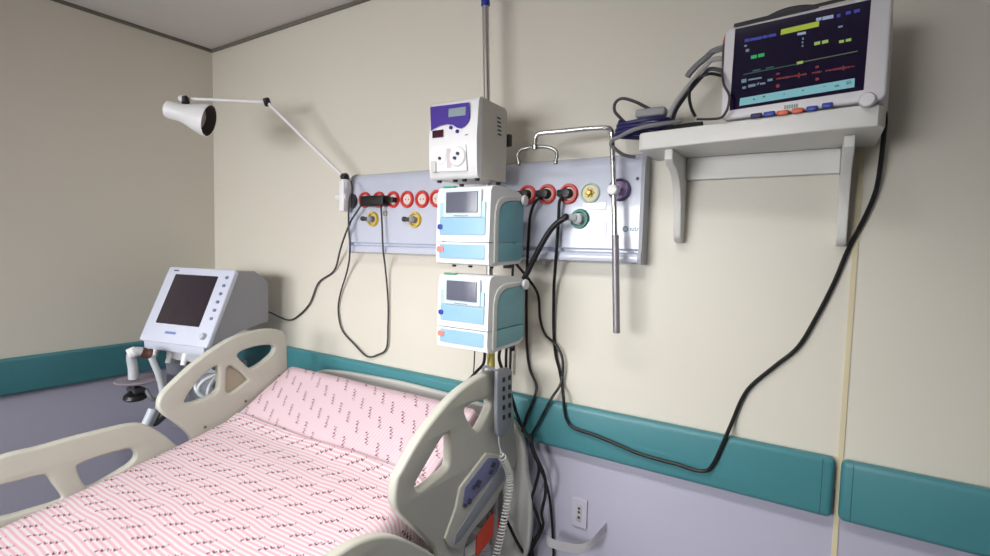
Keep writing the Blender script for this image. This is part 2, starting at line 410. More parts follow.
obj('maker_mark', join(lg, *stroke), mat('teal print', (44, 104, 128), .5), panel, label='small teal maker mark')
# window reflections on the glossy panel, made as pale raised patches by the gas outlets
GLINT = mat('pale panel reflection', (226, 230, 240), .15, coat=.4)
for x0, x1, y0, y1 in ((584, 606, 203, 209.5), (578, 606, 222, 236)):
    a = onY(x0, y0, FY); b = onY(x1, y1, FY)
    obj('reflection_patch', box(a.x, b.x, FY-.003, FY, b.z, a.z, .001, 1), GLINT, panel)

# grey-bodied connectors in the two yellow outlets
for i, (px, py) in enumerate(((373.4, 219.2), (415.6, 219.8))):
    c = onY(px, py, FY)
    t = thing('gas_connector', ('small grey connector in the yellow-ringed outlet below the black plug adaptor', 'small grey connector in the yellow-ringed outlet farther right, nearer the pumps')[i], 'connector', tuple(c+Vector((0, -.004, 0))))
    obj('body', lathe([(.013, -.0045), (.015, -.012), (.015, -.026), (.009, -.032), (0, -.032)], c, (0, 1, 0), 16), GREY, t)
    obj('side_valve', join(cyl(c+Vector((-.012, -.020, 0)), c+Vector((-.036, -.024, .001)), .0085, 12), cyl(c+Vector((-.033, -.024, .001)), c+Vector((-.050, -.026, .002)), .011, 12, .002)), DGREY, t)

# ------------------------------------------------------------------ black plug adaptor and plugs
a = onY(360.2, 196, FY-.05); b = onY(383.5, 205.5, FY-.05)
t = thing('plug_adaptor', 'black block-shaped plug adaptor pushed into the leftmost red outlets of the wall panel', 'plug adaptor', ((a.x+b.x)/2, FY-.013, b.z))
obj('body', box(a.x, b.x, FY-.055, FY-.013, b.z, a.z, .007, 3), BLACK, t)
c = onY(393, 200, FY-.02)
obj('side_plug', join(cyl((b.x-.004, FY-.034, c.z), (c.x-.012, FY-.034, c.z), .006, 10), box(c.x-.014, c.x+.018, FY-.042, FY-.0135, c.z-.011, c.z+.011, .004)), BLACK, t)
def plug(root, c, cordpts, r, dx=-.0):
    bm = join(lathe([(.018, -.0045), (.018, -.022), (.015, -.034), (.0, -.036)], c, (0, 1, 0), 16), box(c.x-.034, c.x+.012, c.y-.034, c.y-.012, c.z-.013, c.z+.013, .006))
    obj('plug', bm, BLACK, root)
    obj('flex', tube(cordpts, r, 8), BLACK, root)
def P(px, py, y): return onY(px, py, y)

# cords that end on the panel
c = OUT['R1']
t = thing('power_cord', 'black power cord hanging from the middle red outlet of the right-hand trio', 'power cord', tuple(c+Vector((0, -.004, 0))), group=None)
plug(t, c, [c+Vector((-.030, -.022, 0)), P(540.7, 195.5, -.085), P(534, 204, -.085), P(530, 217, -.08), P(528.6, 236.6, -.078), P(527.3, 258, -.078), P(527, 275, -.055), P(526.3, 305, -.03), P(527, 347, -.016), P(530, 369.6, -.012), P(536.7, 385.8, -.025), P(533, 401, -.052), P(526, 418, -.05), P(521, 440, -.052), P(524, 475, -.05), P(530, 520, -.05), P(533, 560, -.03)], .0055)
c = OUT['R0']
t = thing('power_cord', 'black power cord from the red outlet half hidden by the white pump knob', 'power cord', tuple(c+Vector((0, -.004, 0))))
plug(t, c, [c+Vector((-.030, -.022, 0)), P(519, 198, -.09), P(516, 212, -.088), P(515, 235, -.085), P(513, 262, -.08), P(512, 300, -.04), P(511, 340, -.03), P(510, 375, -.03)], .005)
# monitor power cord: shelf to the third outlet
c = OUT['R2']
L2 = Vector((3.2655, -.098, 1.965))
t = thing('power_cord', 'long black power cord looping from the patient monitor across the green bumper', 'power cord', tuple(c+Vector((0, -.004, 0))))
pts = [c+Vector((-.030, -.022, 0)), P(562, 195.5, -.088), P(559.3, 203, -.086), P(558.5, 220, -.08), P(556.3, 253, -.078), P(555, 272, -.05), P(553.9, 288.6, -.028), P(553.6, 327.5, -.012), P(555.5, 353.4, -.010), P(559.4, 369.6, -.010), P(562.2, 385, -.018), P(563.5, 397, -.044), P(564.6, 411, -.047), P(567.5, 420.8, -.047), P(574, 428, -.047), P(595, 435.3, -.047), P(612.9, 442.6, -.047), P(637, 453, -.047), P(661.5, 460.4, -.047), P(677.7, 464.5, -.047), P(695.5, 470.3, -.047), P(707, 470.5, -.047), P(714, 463, -.047), P(720.5, 449, -.047), P(727, 434, -.043), P(733, 420, -.016), P(742, 399, -.010), P(752, 385, -.010), P(775, 366, -.010), P(798, 347, -.010), P(816, 318, -.010), P(834, 283, -.010), P(848, 250, -.010), P(866, 215, -.012), P(876, 190, -.02), P(880.5, 165, -.035), Vector((3.2925, -.055, 1.85)), Vector((3.2925, -.060, 1.90)), Vector((3.286, -.050, 1.94)), L2]
plug(t, c, pts, .006)

cord('pump_cable', [P(511, 256, -.17), P(517, 265, -.12), P(522, 271, -.09), P(528.6, 279, -.055), P(538, 295, -.03), P(540, 318, -.018), P(545, 334, -.014), P(556, 345, -.020), P(562.6, 360, -.022), P(561, 382.6, -.024), P(551, 399, -.054), P(540, 420, -.056), P(531, 438, -.056), P(533, 452, -.056), P(540, 468, -.05), P(547, 486, -.03), P(551, 509, -.02), P(553, 540, -.016), P(554, 575, -.016)], .005, BLACK,
     'black cable zigzagging down from the upper blue pump across the monitor cord')
# thick oxygen hose
c = OUT['G']
t = thing('oxygen_hose', 'thick black hose curving from the green-ringed outlet down behind the pumps', 'hose', tuple(c+Vector((0, -.004, 0))))
d = (P(569, 216.5, -.12)-c).normalized()
obj('coupling', join(lathe([(.017, .004), (.019, .012), (.019, .03), (.012, .034)], c, (0, -1, 0), 16), cyl(c+Vector((0, -.030, 0)), c+Vector((-.038, -.052, .006)), .012, 12, .003)), HOSE, t, label='pale coupling')
obj('hose', tube([c+Vector((-.034, -.050, .006)), P(566, 217.3, -.115), P(558.5, 222, -.12), P(550.5, 230, -.12), P(542.4, 243, -.12), P(534, 259, -.12), P(528.6, 270, -.12), P(521, 286, -.115), P(516, 305, -.10), P(513, 330, -.08), P(512, 350, -.07)], .0105, 12), BLACK, t)

# thin cords on the left
cord('dangling_cord', [P(351, 181, -.10), P(352.5, 190, -.115), P(349.3, 200, -.118), P(348.6, 224.5, -.10), P(350, 248.5, -.09), P(347.6, 269, -.03), P(339.7, 296.4, -.012), P(338.4, 313.6, -.010), P(342.5, 330.7, -.010), P(354.5, 344.4, -.010), P(367, 356.4, -.012), P(378, 354.6, -.012), P(386.5, 347.8, -.012), P(388, 325, -.012), P(388, 300, -.012), P(385.5, 270, -.03), P(383, 248.5, -.085), P(382, 225, -.085), P(381, 206, -.085)], .0042, CORDG,
     'thin dark cord hanging in a long loop below the left end of the wall panel')
cord('mains_cord', [onX(266, 311, .66), P(271.2, 313, -.05), P(287.7, 320, -.012), P(298, 316, -.010), P(310, 303, -.010), P(318.5, 282.7, -.010), P(334, 270.8, -.010), P(339.7, 252, -.04), P(344, 238, -.088), P(351, 221, -.09), P(358, 210, -.09), P(362.5, 203, -.085)], .0045, CORDG,
     'thin dark cord trailing from the ventilator along the wall up to the black plug adaptor')

# ------------------------------------------------------------------ swing-arm lamp
J0 = onY(345, 178, -.10); J1 = onY(267, 102, -.24); J2 = onY(183, 98.5, -.46)
lamp = thing('examination_lamp', 'white swing-arm examination lamp clamped to the left end of the wall panel', 'lamp', (J0.x, -.075, 1.70))
cz = onY(344, 203, -.10).z
obj('clamp', join(box(J0.x-.020, J0.x+.014, -.120, -.074, cz-.04, J0.z-.012, .006), cyl((J0.x-.05, -.10, onY(343, 197, -.10).z), (J0.x+.02, -.10, onY(343, 197, -.10).z), .017, 14, .003)), WHITE, lamp)
def joint(p, r=.016): return lathe([(0, -.018), (r*.8, -.018), (r, -.012), (r, .012), (r*.8, .018), (0, .018)], p, (.2, -.5, .85), 14)
obj('joint', joint(J0, .020), BLACK, lamp)
obj('lower_arm', cyl(J0+Vector((0, 0, .0)), J1, .0075, 10), WHITE, lamp)
obj('collar', lathe([(.017, -.05), (.020, -.03), (.020, -.01), (.012, .005)], J0, (0, 0, 1), 14), WHITE, lamp)
obj('joint', joint(J1, .016), BLACK, lamp)
obj('upper_arm', cyl(J1, J2, .0075, 10), WHITE, lamp)
obj('joint', join(joint(J2+Vector((.025, 0, -.01)), .014), cyl(J2+Vector((.02, 0, 0)), J2+Vector((.02, -.01, -.055)), .012, 10)), BLACK, lamp)
obj('arm_end', lathe([(0, -.02), (.014, -.016), (.016, 0), (.014, .014), (0, .018)], J2, (1, .3, 0), 12), WHITE, lamp)
A = onY(166, 108.5, -.57); ax = Vector((.735, .60, -.235)).normalized(); L = .188
sh = [(.0, 0), (.028, 0), (.036, .005), (.040, .016), (.040, .066), (.046, .092), (.060, .130), (.072, L-.02), (.074, L), (.070, L), (.067, L-.02), (.055, .130), (.040, .102), (0, .098)]
sd = obj('lamp_shade', lathe(sh, A, ax, 32), WHITE, lamp)
obj('lamp_bulb', lathe([(0, .099), (.02, .10), (.022, .12), (.044, L-.045), (.046, L-.036), (.03, L-.028), (0, L-.026)], A, ax, 24), mat('reflector bulb', (150, 136, 140), .3), sd)
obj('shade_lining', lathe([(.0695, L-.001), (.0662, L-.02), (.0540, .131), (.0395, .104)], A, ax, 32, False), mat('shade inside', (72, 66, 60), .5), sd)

# ------------------------------------------------------------------ bent chrome support arm on the panel
yb = -.12
arm = thing('support_arm', 'bent chrome support rod with a forked hook on the purple-ringed outlet', 'support arm', tuple(onY(617, 333, yb)))
y2 = -.17
rod = [P(616.5, 332, yb), P(615.8, 290, yb), P(615, 240, yb), P(613.8, 190, yb), P(612.5, 150, yb), P(612, 136, yb), P(611, 130, yb-.004), P(606, 128, yb-.010), P(590, 128.5, yb-.02), P(560, 131.5, y2+.01), P(542, 133, y2), P(537, 135, y2), P(535.5, 140, y2), P(535.5, 147, y2)]
obj('rod', tube(rod, .0085, 12, 4), CHROME, arm)
obj('sleeve', cyl(P(616.6, 333, yb), P(615.2, 235, yb), .0115, 14, .002), mat('grey sleeve', (150, 146, 152), .4, .5), arm)
hk = [P(519, 163, y2-.01), P(517.5, 157, y2-.01), P(519.5, 151, y2-.008), P(527, 148, y2), P(536, 146.5, y2), P(547, 147, y2), P(555, 150, y2+.005), P(557, 155, y2+.005), P(556, 162, y2+.005)]
obj('fork_hook', join(tube(hk, .006, 10, 4), lathe([(0, -.012), (.012, -.008), (.013, .006), (0, .012)], P(535.5, 147, y2), (0, 0, 1), 12)), STEEL, arm)
for k in (0, -1):
    obj('hook_ball', lathe([(0, -.009), (.007, -.006), (.009, 0), (.007, .006), (0, .009)], hk[k], (0, 0, 1), 10), STEEL, arm)
c = P(613.5, 190, yb)
obj('mount', join(cyl((c.x, yb-.018, c.z), (c.x, yb+.018, c.z), .017, 16, .003), cyl((c.x, yb, c.z), (OUT['P'].x-.004, FY-.0245, c.z), .012, 12)), WHITE, arm, label='white mount knob')

# ------------------------------------------------------------------ IV pole
PB = Vector((2.160, -.125, .60)); PT = Vector((2.068, -.125, 2.62))
def pole_at(z): return PB+(PT-PB)*((z-PB.z)/(PT.z-PB.z))
pole = thing('iv_pole', 'tall chrome infusion pole with a blue top standing behind the bed head', 'infusion pole', tuple(PB))
zb = 2.425
obj('pole_tube', cyl(PB, pole_at(zb+.02), .0125, 16), mat('pole chrome', (206, 204, 200), .3, 1), pole)
obj('blue_grip', cyl(pole_at(zb), PT, .0165, 16, .003), BLUE, pole, label='blue top sleeve')
obj('yellow_band', cyl(pole_at(1.085), pole_at(1.155), .0150, 16), mat('olive yellow band', (188, 176, 84), .4), pole, label='yellow band')
obj('collar', cyl(pole_at(1.155), pole_at(1.180), .024, 16, .004), BLACK, pole)

# ------------------------------------------------------------------ feeding pump
fy = -.332; X0, X1, Z0, Z1 = 2.000, 2.202, 1.772, 2.030; by = -.155
fp = thing('feeding_pump', 'white pump with a purple printed front, topmost of three on the pole', 'pump', ((X0+X1)/2, (fy+by)/2, Z0))
pr_ = [(by, Z0), (by, Z1-.012), (by-.012, Z1), (fy+.035, Z1+.004), (fy+.008, Z1), (fy, Z1-.012), (fy-.006, Z1-.09), (fy-.008, (Z0+Z1)/2), (fy-.006, Z0+.06), (fy, Z0+.006), (fy+.006, Z0)]
obj('casing', extr(pr_, X0+.010, X1-.001), BEIGEG, fp, angle=50)
fpts = [(fy+.02, Z1+.006), (fy+.006, Z1+.002), (fy-.003, Z1-.012), (fy-.009, Z1-.09), (fy-.011, (Z0+Z1)/2), (fy-.009, Z0+.06), (fy-.003, Z0+.006), (fy+.006, Z0-.002), (fy+.02, Z0-.002)]
obj('front_panel', extr(fpts, X0, X1), WHITE, fp, angle=50)
fq = fy-.0115
def fpt(px, py): return onY(px, py, fq)
def crop1(u, v): return (425+u/5.856, 90+v/5.856)
def cp1(pts): return [fpt(*crop1(u, v)) for u, v in pts]
N_ = (0, -1, 0)
obj('purple_print', quadpatch(cp1([(32, 100), (258, 72), (262, 160), (255, 185), (235, 212), (215, 225), (190, 222), (165, 205), (130, 200), (90, 208), (55, 225), (36, 240)]), N_), VIOLET, fp, label='purple printed field')
obj('display', quadpatch(cp1([(142, 112), (242, 98), (240, 148), (140, 160)]), N_, .003), LCD, fp)
obj('rate_display', quadpatch(cp1([(46, 240), (108, 232), (108, 275), (46, 282)]), N_, .003), LCDR, fp)
for u, v in ((152, 220), (190, 242)):
    c = fpt(*crop1(u, v)); obj('key', lathe([(.0062, 0), (.0062, .004), (.004, .006), (0, .006)], c, N_, 12), VIOLET, fp)
obj('pump_door', quadpatch(cp1([(48, 330), (240, 318), (246, 470), (46, 480)]), N_, .0025), mat('white door', (242, 242, 242), .3), fp)
c = fpt(*crop1(195, 390))
di = obj('rotor_dial', lathe([(.034, 0), (.034, .004), (.030, .009), (.012, .010), (0, .010)], c, N_, 28), WHITE, fp)
obj('rotor_pin', join(*[cyl(c+Vector((dx, -.009, dz)), c+Vector((dx, -.016, dz)), .0055, 10) for dx, dz in ((.006, .008), (-.006, -.006))]), mat('teal dark pin', (36, 60, 84), .4), di)
c = fpt(*crop1(95, 395))
di = obj('tube_guide', lathe([(.026, 0), (.026, .003), (.022, .006), (0, .006)], c, N_, 24), WHITE, fp)
obj('guide_pin', cyl(c+Vector((0, -.005, -.004)), c+Vector((0, -.012, -.004)), .005, 10), KEYD, di)
obj('tube_channel', quadpatch(cp1([(130, 345), (152, 343), (158, 455), (132, 458)]), N_, .004), mat('pinkish grey', (206, 194, 198), .4), fp)
c = fpt(*crop1(58, 450)); obj('tube_inlet', box(c.x-.012, c.x+.010, fq-.010, fq, c.z-.02, c.z+.02, .004), mat('pale grey plastic', (206, 206, 204), .4), fp)
c = fpt(*crop1(243, 262)); obj('maker_mark', box(c.x-.006, c.x+.006, fq-.001, fq, c.z-.002, c.z+.002), mat('green print', (120, 160, 150), .5), fp)
for k in range(5):
    a = onX(500+.2*k, 118.6+4.1*k, X1); obj('vent_slot', box(X1-.002, X1+.0008, a.y-.018, a.y+.004, a.z-.0026, a.z+.0026), DGREY, fp)
c = onX(507, 140, X1-.005)
obj('clamp_knob', join(cyl((X1-.012, by-.002, c.z), (X1-.012, by+.03, c.z), .009, 12), box(X1-.02, X1+.006, by+.012, by+.030, c.z-.022, c.z+.022, .005)), BLACK, fp)
for x in (X0+.02, X0+.09, X0+.13, X1-.02):
    for y in ((fy+.025), (by-.02)):
        if x in (X0+.09, X0+.13) and y == by-.02: continue
        obj('foot', lathe([(.008, -.010), (.010, 0)], (x, y, Z0), (0, 0, 1), 10), BLACK, fp)
pz = pole_at(1.9)
obj('pole_clamp', box(pz.x-.03, pz.x+.03, by+.001, -.1385, 1.86, 1.94, .004), DGREY, fp)

# ------------------------------------------------------------------ two infusion pumps
def infusion_pump(x0, x1, y0, y1, z0, z1, label):
    """front face at y0, back at y1"""
    H = z1-z0; W = x1-x0
    t = thing('infusion_pump', label, 'pump', ((x0+x1)/2, (y0+y1)/2, z0), group=None)
    zs = z0+H*.30
    # upper body: side profile rises in an arch towards the back
    up = [(y1, zs), (y1, z1-.035), (y1-.012, z1-.018), (y1-.04, z1-.006), (y0+.10, z1), (y0+.03, z1+.002), (y0+.010, z1-.004), (y0+.002, z1-.018), (y0, z1-.05), (y0-.003, zs)]
    obj('upper_body', extr(up, x0, x1), WHITE, t, angle=40)
    lo = [(y1, z0+.02), (y1, zs-.003), (y0-.003, zs-.003), (y0-.004, z0+.03), (y0, z0+.006), (y0+.02, z0), (y1-.03, z0+.006)]
    obj('lower_body', extr(lo, x0, x1), WHITE, t, angle=40)
    # raised side frame and teal cheek, on both sides
    for sx, s in ((x1, 1), (x0, -1)):
        arch = [(y0+.048, z0+.014), (y0+.048, zs-.002), (y1-.006, zs-.002), (y1-.006, z0+.03), (y1-.03, z0+.018)]
        obj('side_cheek', plate(arch, [], .006, MYZ(sx+s*.001), .0015), PTEAL, t)
        arch = [(y0+.048, zs+.001), (y0+.048, z1-.098), (y0+.054, z1-.078), (y0+.066, z1-.062), (y0+.085, z1-.051), (y0+.11, z1-.044), (y1-.03, z1-.040), (y1-.010, z1-.043), (y1-.006, z1-.055), (y1-.006, zs+.001)]
        obj('side_cheek', plate(arch, [], .006, MYZ(sx+s*.001), .0015), PTEAL, t)
        rim = [(y0+.024, z0+.012), (y0+.024, z1-.09), (y0+.032, z1-.062), (y0+.048, z1-.042), (y0+.075, z1-.030), (y0+.11, z1-.026), (y1-.014, z1-.024), (y1-.010, z1-.036), (y0+.11, z1-.042), (y0+.083, z1-.049), (y0+.063, z1-.060), (y0+.051, z1-.077), (y0+.046, z1-.098), (y0+.046, z0+.012)]
        obj('side_frame', plate(rim, [], .008, MYZ(sx+s*.001), .002), WHITE if s < 0 else mat('pump pale grey', (214, 216, 212), .4), t)
    yf = y0-.0035
    def R(u0_, u1, v0, v1, m_, nm, d=.003, par=None, rr=.004):
        return obj(nm, plate(rrect(x0+W*u0_, x0+W*u1, z0+H*v0, z0+H*v1, rr), [], d, MXZ(yf-d/2+.001), .0008), m_, par or t)
    R(.07, .93, .385, .60, PBLUE, 'blue_panel'); R(.07, .93, .606, .80, mat('paler blue print', (176, 206, 222), .4), 'blue_panel')
    bz = R(.15, .86, .61, .955, mat('pale bezel', (206, 222, 232), .4), 'screen_bezel', .006)
    R(.21, .80, .665, .925, LCDG, 'screen', .009, bz, .002)
    R(.36, .62, .622, .634, GREY, 'maker_mark', .0075, bz, .001)
    R(.07, .93, .085, .265, PBLUE, 'blue_panel')
    o = R(.035, .13, .455, .52, BLUE, 'blue_button', .006, None, .006)
    R(.03, .16, .165, .235, mat('pink red button', (226, 130, 124), .4), 'red_button', .006, None, .006)
    obj('green_lamp', box(x0+.012, x0+.06, y0+.012, y0+.035, z1-.001, z1+.004, .0015), mat('green strip', (70, 170, 130), .3), t)
    kz = z1-.034; ky = y1-.018
    obj('release_knob', lathe([(.010, 0), (.010, .006), (.017, .007), (.019, .012), (.017, .018), (0, .019)], (x1+.001, ky, kz), (1, 0, 0), 20), WHITE, t)
    for x in (x0+.03, x0+.10, x1-.03):
        obj('foot', lathe([(.007, -.011), (.009, .004)], (x, y0+.06, z0+.002), (0, 0, 1), 10), BLACK, t)
    obj('rear_port', box(x1-.05, x1-.02, y1-.05, y1-.03, z0-.012, z0+.012, .003), DGREY, t)
    p = pole_at((z0+z1)/2)
    obj('pole_clamp', box(p.x-.03, p.x+.03, y1+.0005, p.y-.0135, (z0+z1)/2-.04, (z0+z1)/2+.03, .004), DGREY, t)
    return t
infusion_pump(2.060, 2.276, -.365, -.150, 1.478, 1.739, 'pale blue and white infusion pump, middle one of three on the pole')
infusion_pump(2.082, 2.288, -.380, -.150, 1.196, 1.446, 'pale blue and white infusion pump, lowest of three on the pole')

# ------------------------------------------------------------------ wall shelf
SX0, SX1, SHY, SZ0, SZ1 = 2.694, 3.281, -.232, 1.838, 1.888
sf = thing('wall_shelf', 'white painted wall shelf with curved brackets under the patient monitor', 'shelf', ((SX0+SX1)/2, 0, 1.56))
obj('board', plate([(SX0, 0), (SX0, SHY+.035), (SX0+.006, SHY+.021), (SX0+.02, SHY+.013), (SX1-.05, SHY-.050), (SX1-.016, SHY-.042), (SX1, SHY-.015), (SX1, 0)], [], SZ1-SZ0, Matrix.Translation((0, 0, (SZ0+SZ1)/2)), .004), WHITEP, sf)
obj('apron', box(2.795, 3.203, -.026, -.001, 1.768, SZ0-.0005, .002, 1), WHITEP, sf)
brk = [(-.001, SZ0-.0005), (-.198, SZ0-.0005), (-.198, SZ0-.028), (-.184, SZ0-.042), (-.140, SZ0-.052), (-.108, SZ0-.072), (-.084, SZ0-.105), (-.070, SZ0-.15), (-.062, SZ0-.20), (-.055, SZ0-.245), (-.044, SZ0-.262), (-.02, SZ0-.270), (-.001, SZ0-.270)]
for x in (2.782, 3.216):
    obj('bracket', plate(brk, [], .024, MYZ(x), .003), WHITEP, sf)

# ------------------------------------------------------------------ patient monitor
ang = math.radians(-7)
mo = Vector((2.928, -.232, SZ1))
mw, mh, mdep, tilt = .352, .240, .175, .0
rz = ang
mon = thing('patient_monitor', 'white bedside patient monitor showing coloured readings on the wall shelf', 'monitor', tuple(mo), rz)
LM = Matrix.Translation(mo) @ Matrix.Rotation(rz, 4, 'Z')
def L(x, y, z): return LM @ Vector((x, y, z))
nrm = (LM.to_3x3() @ Vector((0, -1, 0)))
def lbox(x0, x1, y0, y1, z0, z1, bev=0, seg=2): return box(x0, x1, y0, y1, z0, z1, bev, seg, LM)
MW = mat('monitor casing', (222, 220, 224), .4)
mprof = [(0, .012), (0, mh-.012), (.012, mh), (.05, mh+.006), (mdep-.03, mh-.01), (mdep, mh-.05), (mdep, .02), (mdep-.02, .006), (.05, .004), (.012, .004)]
bm = extr(mprof, .004, mw-.004); bmesh.ops.bevel(bm, geom=[e for e in bm.edges if abs(e.verts[0].co.x-e.verts[1].co.x) < 1e-5], offset=.012, segments=3, affect='EDGES', profile=.5, clamp_overlap=True)
bm.transform(LM); obj('casing', bm, MW, mon, angle=45)
bz = obj('front_bezel', plate(rrect(0, mw, .006, mh+.002, .016, 5), [], .022, LM @ MXZ(-.004), .006), MW, mon)
fo = L(0, -.0155, 0)
def scr(px, py): return onP(px, py, fo, nrm)
def sq(pts, m_, nm, par, d=.0008): return obj(nm, quadpatch([scr(*p) for p in pts], nrm, d), m_, par)
def c6(u, v): return (720+u/4.45, v/4.45)
screen = sq([(735.3, 29.2), (871.3, -.5), (863.6, 90), (729.6, 110.5)], SCREEN, 'screen', mon, .0006)
def many(plist, m_, nm, one=False):
    for pts in (plist if one is False else []): obj(nm, quadpatch([scr(*c6(*p)) for p in pts], nrm, .0012), m_, screen)
    if one: obj(nm, join(*[quadpatch([scr(*c6(*p)) for p in pts], nrm, .0012) for pts in plist]), m_, screen)
def bar(u0_, v0, u1, v1, h):   # slanted bar by its mid line
    return [(u0_, v0-h/2), (u1, v1-h/2), (u1, v1+h/2), (u0_, v0+h/2)]
many([[(272, 132), (442, 94), (440, 118), (270, 156)]], SY, 'alarm_banner')
many([[(90, 438), (600, 348), (598, 388), (86, 472)]], SC, 'status_bar')
many([bar(110, 182, 132, 178, 14), bar(136, 177, 186, 168, 12), bar(190, 166, 212, 162, 12), bar(216, 161, 250, 154, 12)], SB, 'blue_caption')
many([bar(428, 88, 452, 83, 13), bar(456, 83, 505, 73, 15), bar(345, 153, 382, 146, 11)], SW, 'white_caption')
many([bar(520, 72, 536, 68, 14), bar(560, 60, 582, 55, 14), bar(596, 52, 622, 46, 14)], SB, 'status_icon')
many([bar(138, 256, 164, 251, 15), bar(170, 249, 198, 243, 15)], SG, 'green_reading')
many([bar(420, 196, 446, 190, 14), bar(454, 189, 482, 183, 14), bar(530, 187, 552, 183, 12), bar(560, 181, 584, 176, 12), bar(342, 282, 370, 276, 12)], mat('screen lime', (20, 20, 10), .3, emit=(190, 225, 110), estr=.9), 'lime_reading')
many([bar(105, 332, 345, 285, 4), bar(145, 316, 180, 309, 7), bar(205, 304, 240, 297, 6)], SGD, 'green_trace')
many([bar(370, 276, 612, 228, 4)], mat('screen olive', (20, 20, 10), .3, emit=(120, 150, 100), estr=.6), 'olive_trace')
rt = []
random.seed(3)
for k in range(46):
    u = 250+k*7.6; v = 352-(u-250)*.165; h = random.choice((4, 6, 8, 10, 22 if k % 9 in (3, 4) else 8))
    if 385 < u < 405 or 455 < u < 470: continue
    rt.append(bar(u, v, u+5.4, v-1, h))
many(rt+[bar(250, 384, 264, 381, 14), bar(425, 354, 440, 351, 12), bar(250, 330, 266, 327, 8), bar(425, 300, 440, 296, 10)], SR, 'red_trace', True)
many([bar(96, 362, 118, 358, 16), bar(126, 356, 186, 346, 7), bar(100, 392, 116, 389, 10), bar(126, 384, 158, 378, 12), bar(164, 377, 174, 369, 8), bar(178, 374, 202, 370, 8), bar(212, 358, 234, 354, 10), bar(108, 206, 120, 203, 8), bar(115, 226, 130, 223, 12), bar(366, 174, 373, 172, 10), bar(364, 190, 371, 188, 8), bar(364, 206, 371, 204, 8), bar(526, 121, 546, 117, 8)], mat('screen pale text', (20, 20, 20), .3, emit=(150, 185, 200), estr=.7), 'small_text')
many([bar(510, 384, 530, 381, 8), bar(562, 374, 586, 368, 11), bar(560, 364, 584, 359, 5), bar(148, 443, 156, 442, 6), bar(190, 432, 202, 430, 8), bar(280, 420, 290, 418, 6), bar(365, 404, 375, 402, 6), bar(460, 386, 472, 384, 6)], SD, 'status_symbol')
fo = L(0, -.015, 0)
for k, (u, v) in enumerate(((162, 517), (220, 509), (280, 504), (346, 494), (410, 485), (478, 471))):
    a = scr(*c6(u-25, v+2)); b = scr(*c6(u+25, v-5)); c = (a+b)/2; ll = LM.inverted() @ c; w = (b-a).length/2
    obj('key', lbox(ll.x-w, ll.x+w, -.021, -.0135, ll.z-.0062, ll.z+.0062, .003), ORANGE if k in (2, 3) else (BLUE if k in (1, 4, 5) else NAVY), mon, label='orange key' if k in (2, 3) else 'blue key')
c = scr(*c6(656, 446)); obj('rotary_knob', lathe([(.017, -.001), (.017, .006), (.014, .011), (0, .012)], c, nrm, 24), MW, mon)
a = scr(*c6(286, 478)); b = scr(*c6(350, 468)); l0 = LM.inverted() @ a; l1 = LM.inverted() @ b
obj('maker_mark', join(*[lbox(l0.x+(l1.x-l0.x)*k/6, l0.x+(l1.x-l0.x)*(k+.7)/6, -.0165, -.0145, l0.z-.0045, l0.z+.0045) for k in range(6)]), mat('grey green print', (140, 160, 158), .5), mon, label='small grey maker mark')
fo = L(0, -.0155, 0); obj('top_groove', quadpatch([scr(*c6(*p)) for p in ((64, 106), (560, -14), (560, 2), (60, 122))], nrm, .0008), mat('groove dark', (40, 38, 44), .5), mon)
obj('alarm_lamp', lbox(-.004, .02, -.006, .014, mh-.03, mh-.006, .004), mat('orange red lamp', (190, 84, 50), .4), mon, label='orange alarm lamp')
for lx in (.04, mw-.04):
    obj('foot', lathe([(.011, .0), (.011, .006)], L(lx, .04, 0), (0, 0, 1), 12), BLACK, mon)
    obj('foot', lathe([(.011, .0), (.011, .006)], L(lx, mdep-.04, 0), (0, 0, 1), 12), BLACK, mon)

# cables lying on the monitor and shelf
tz = SZ1+mh
cord('sensor_cable', [L(-.012, .05, mh*.62), L(-.006, .03, mh-.01), L(.01, .04, mh+.012), L(.06, .045, mh+.020), L(.11, .05, mh+.022), L(.17, .06, mh+.026), L(.20, .08, mh+.014)], .010, DGREY, 'dark sensor cable lying along the top of the patient monitor')
cord('sensor_cable', [L(.03, .03, mh+.012), L(.07, .03, mh+.016), L(.12, .035, mh+.032), L(.16, .04, mh+.034), L(.20, .055, mh+.030)], .007, DGREY, 'thinner dark lead bundled on top of the patient monitor, beside the dark one')
def c8(u, v): return (600+u/5.558, 40+v/5.558)
sy = -.13
LP = lambda pts, y: [onY(*c8(u, v), y) for u, v in pts]
cord('monitor_lead', LP([(378, 440), (395, 395), (430, 335), (485, 262), (540, 195), (592, 140)], -.15)+[onY(*c8(632, 108), -.16), L(.006, .075, mh*.80)], .0070, mat('grey cable pale', (176, 174, 176), .5), 'pale grey monitor lead slanting up from the shelf to the monitor side')
cord('monitor_lead', LP([(402, 448), (425, 385), (470, 318), (520, 255), (575, 195), (625, 160)], -.128)+[L(.008, .09, mh*.62)], .0062, mat('grey cable dark', (84, 84, 90), .5), 'darker grey monitor lead slanting up behind the pale one')
cord('monitor_lead', LP([(486, 205), (500, 182), (540, 140), (590, 98), (640, 58)], -.13)+[L(.012, .06, mh*.93)], .0095, CABLEG, 'short thick grey lead hanging from the upper monitor side')
def lz(u, v, y, z=SZ1+.008): p = onY(*c8(u, v), y); return Vector((p.x, p.y, max(z, p.z)))
cord('sensor_wire', [lz(350, 425, -.16), onY(*c8(345, 402), -.16), onY(*c8(280, 385), -.16), onY(*c8(200, 345), -.15), onY(*c8(125, 325), -.14), onY(*c8(85, 350), -.14), onY(*c8(82, 395), -.14), onY(*c8(110, 430), -.15), lz(145, 465, -.16)], .005, CORDG, 'thin dark wire arching in a loop over the left end of the shelf')
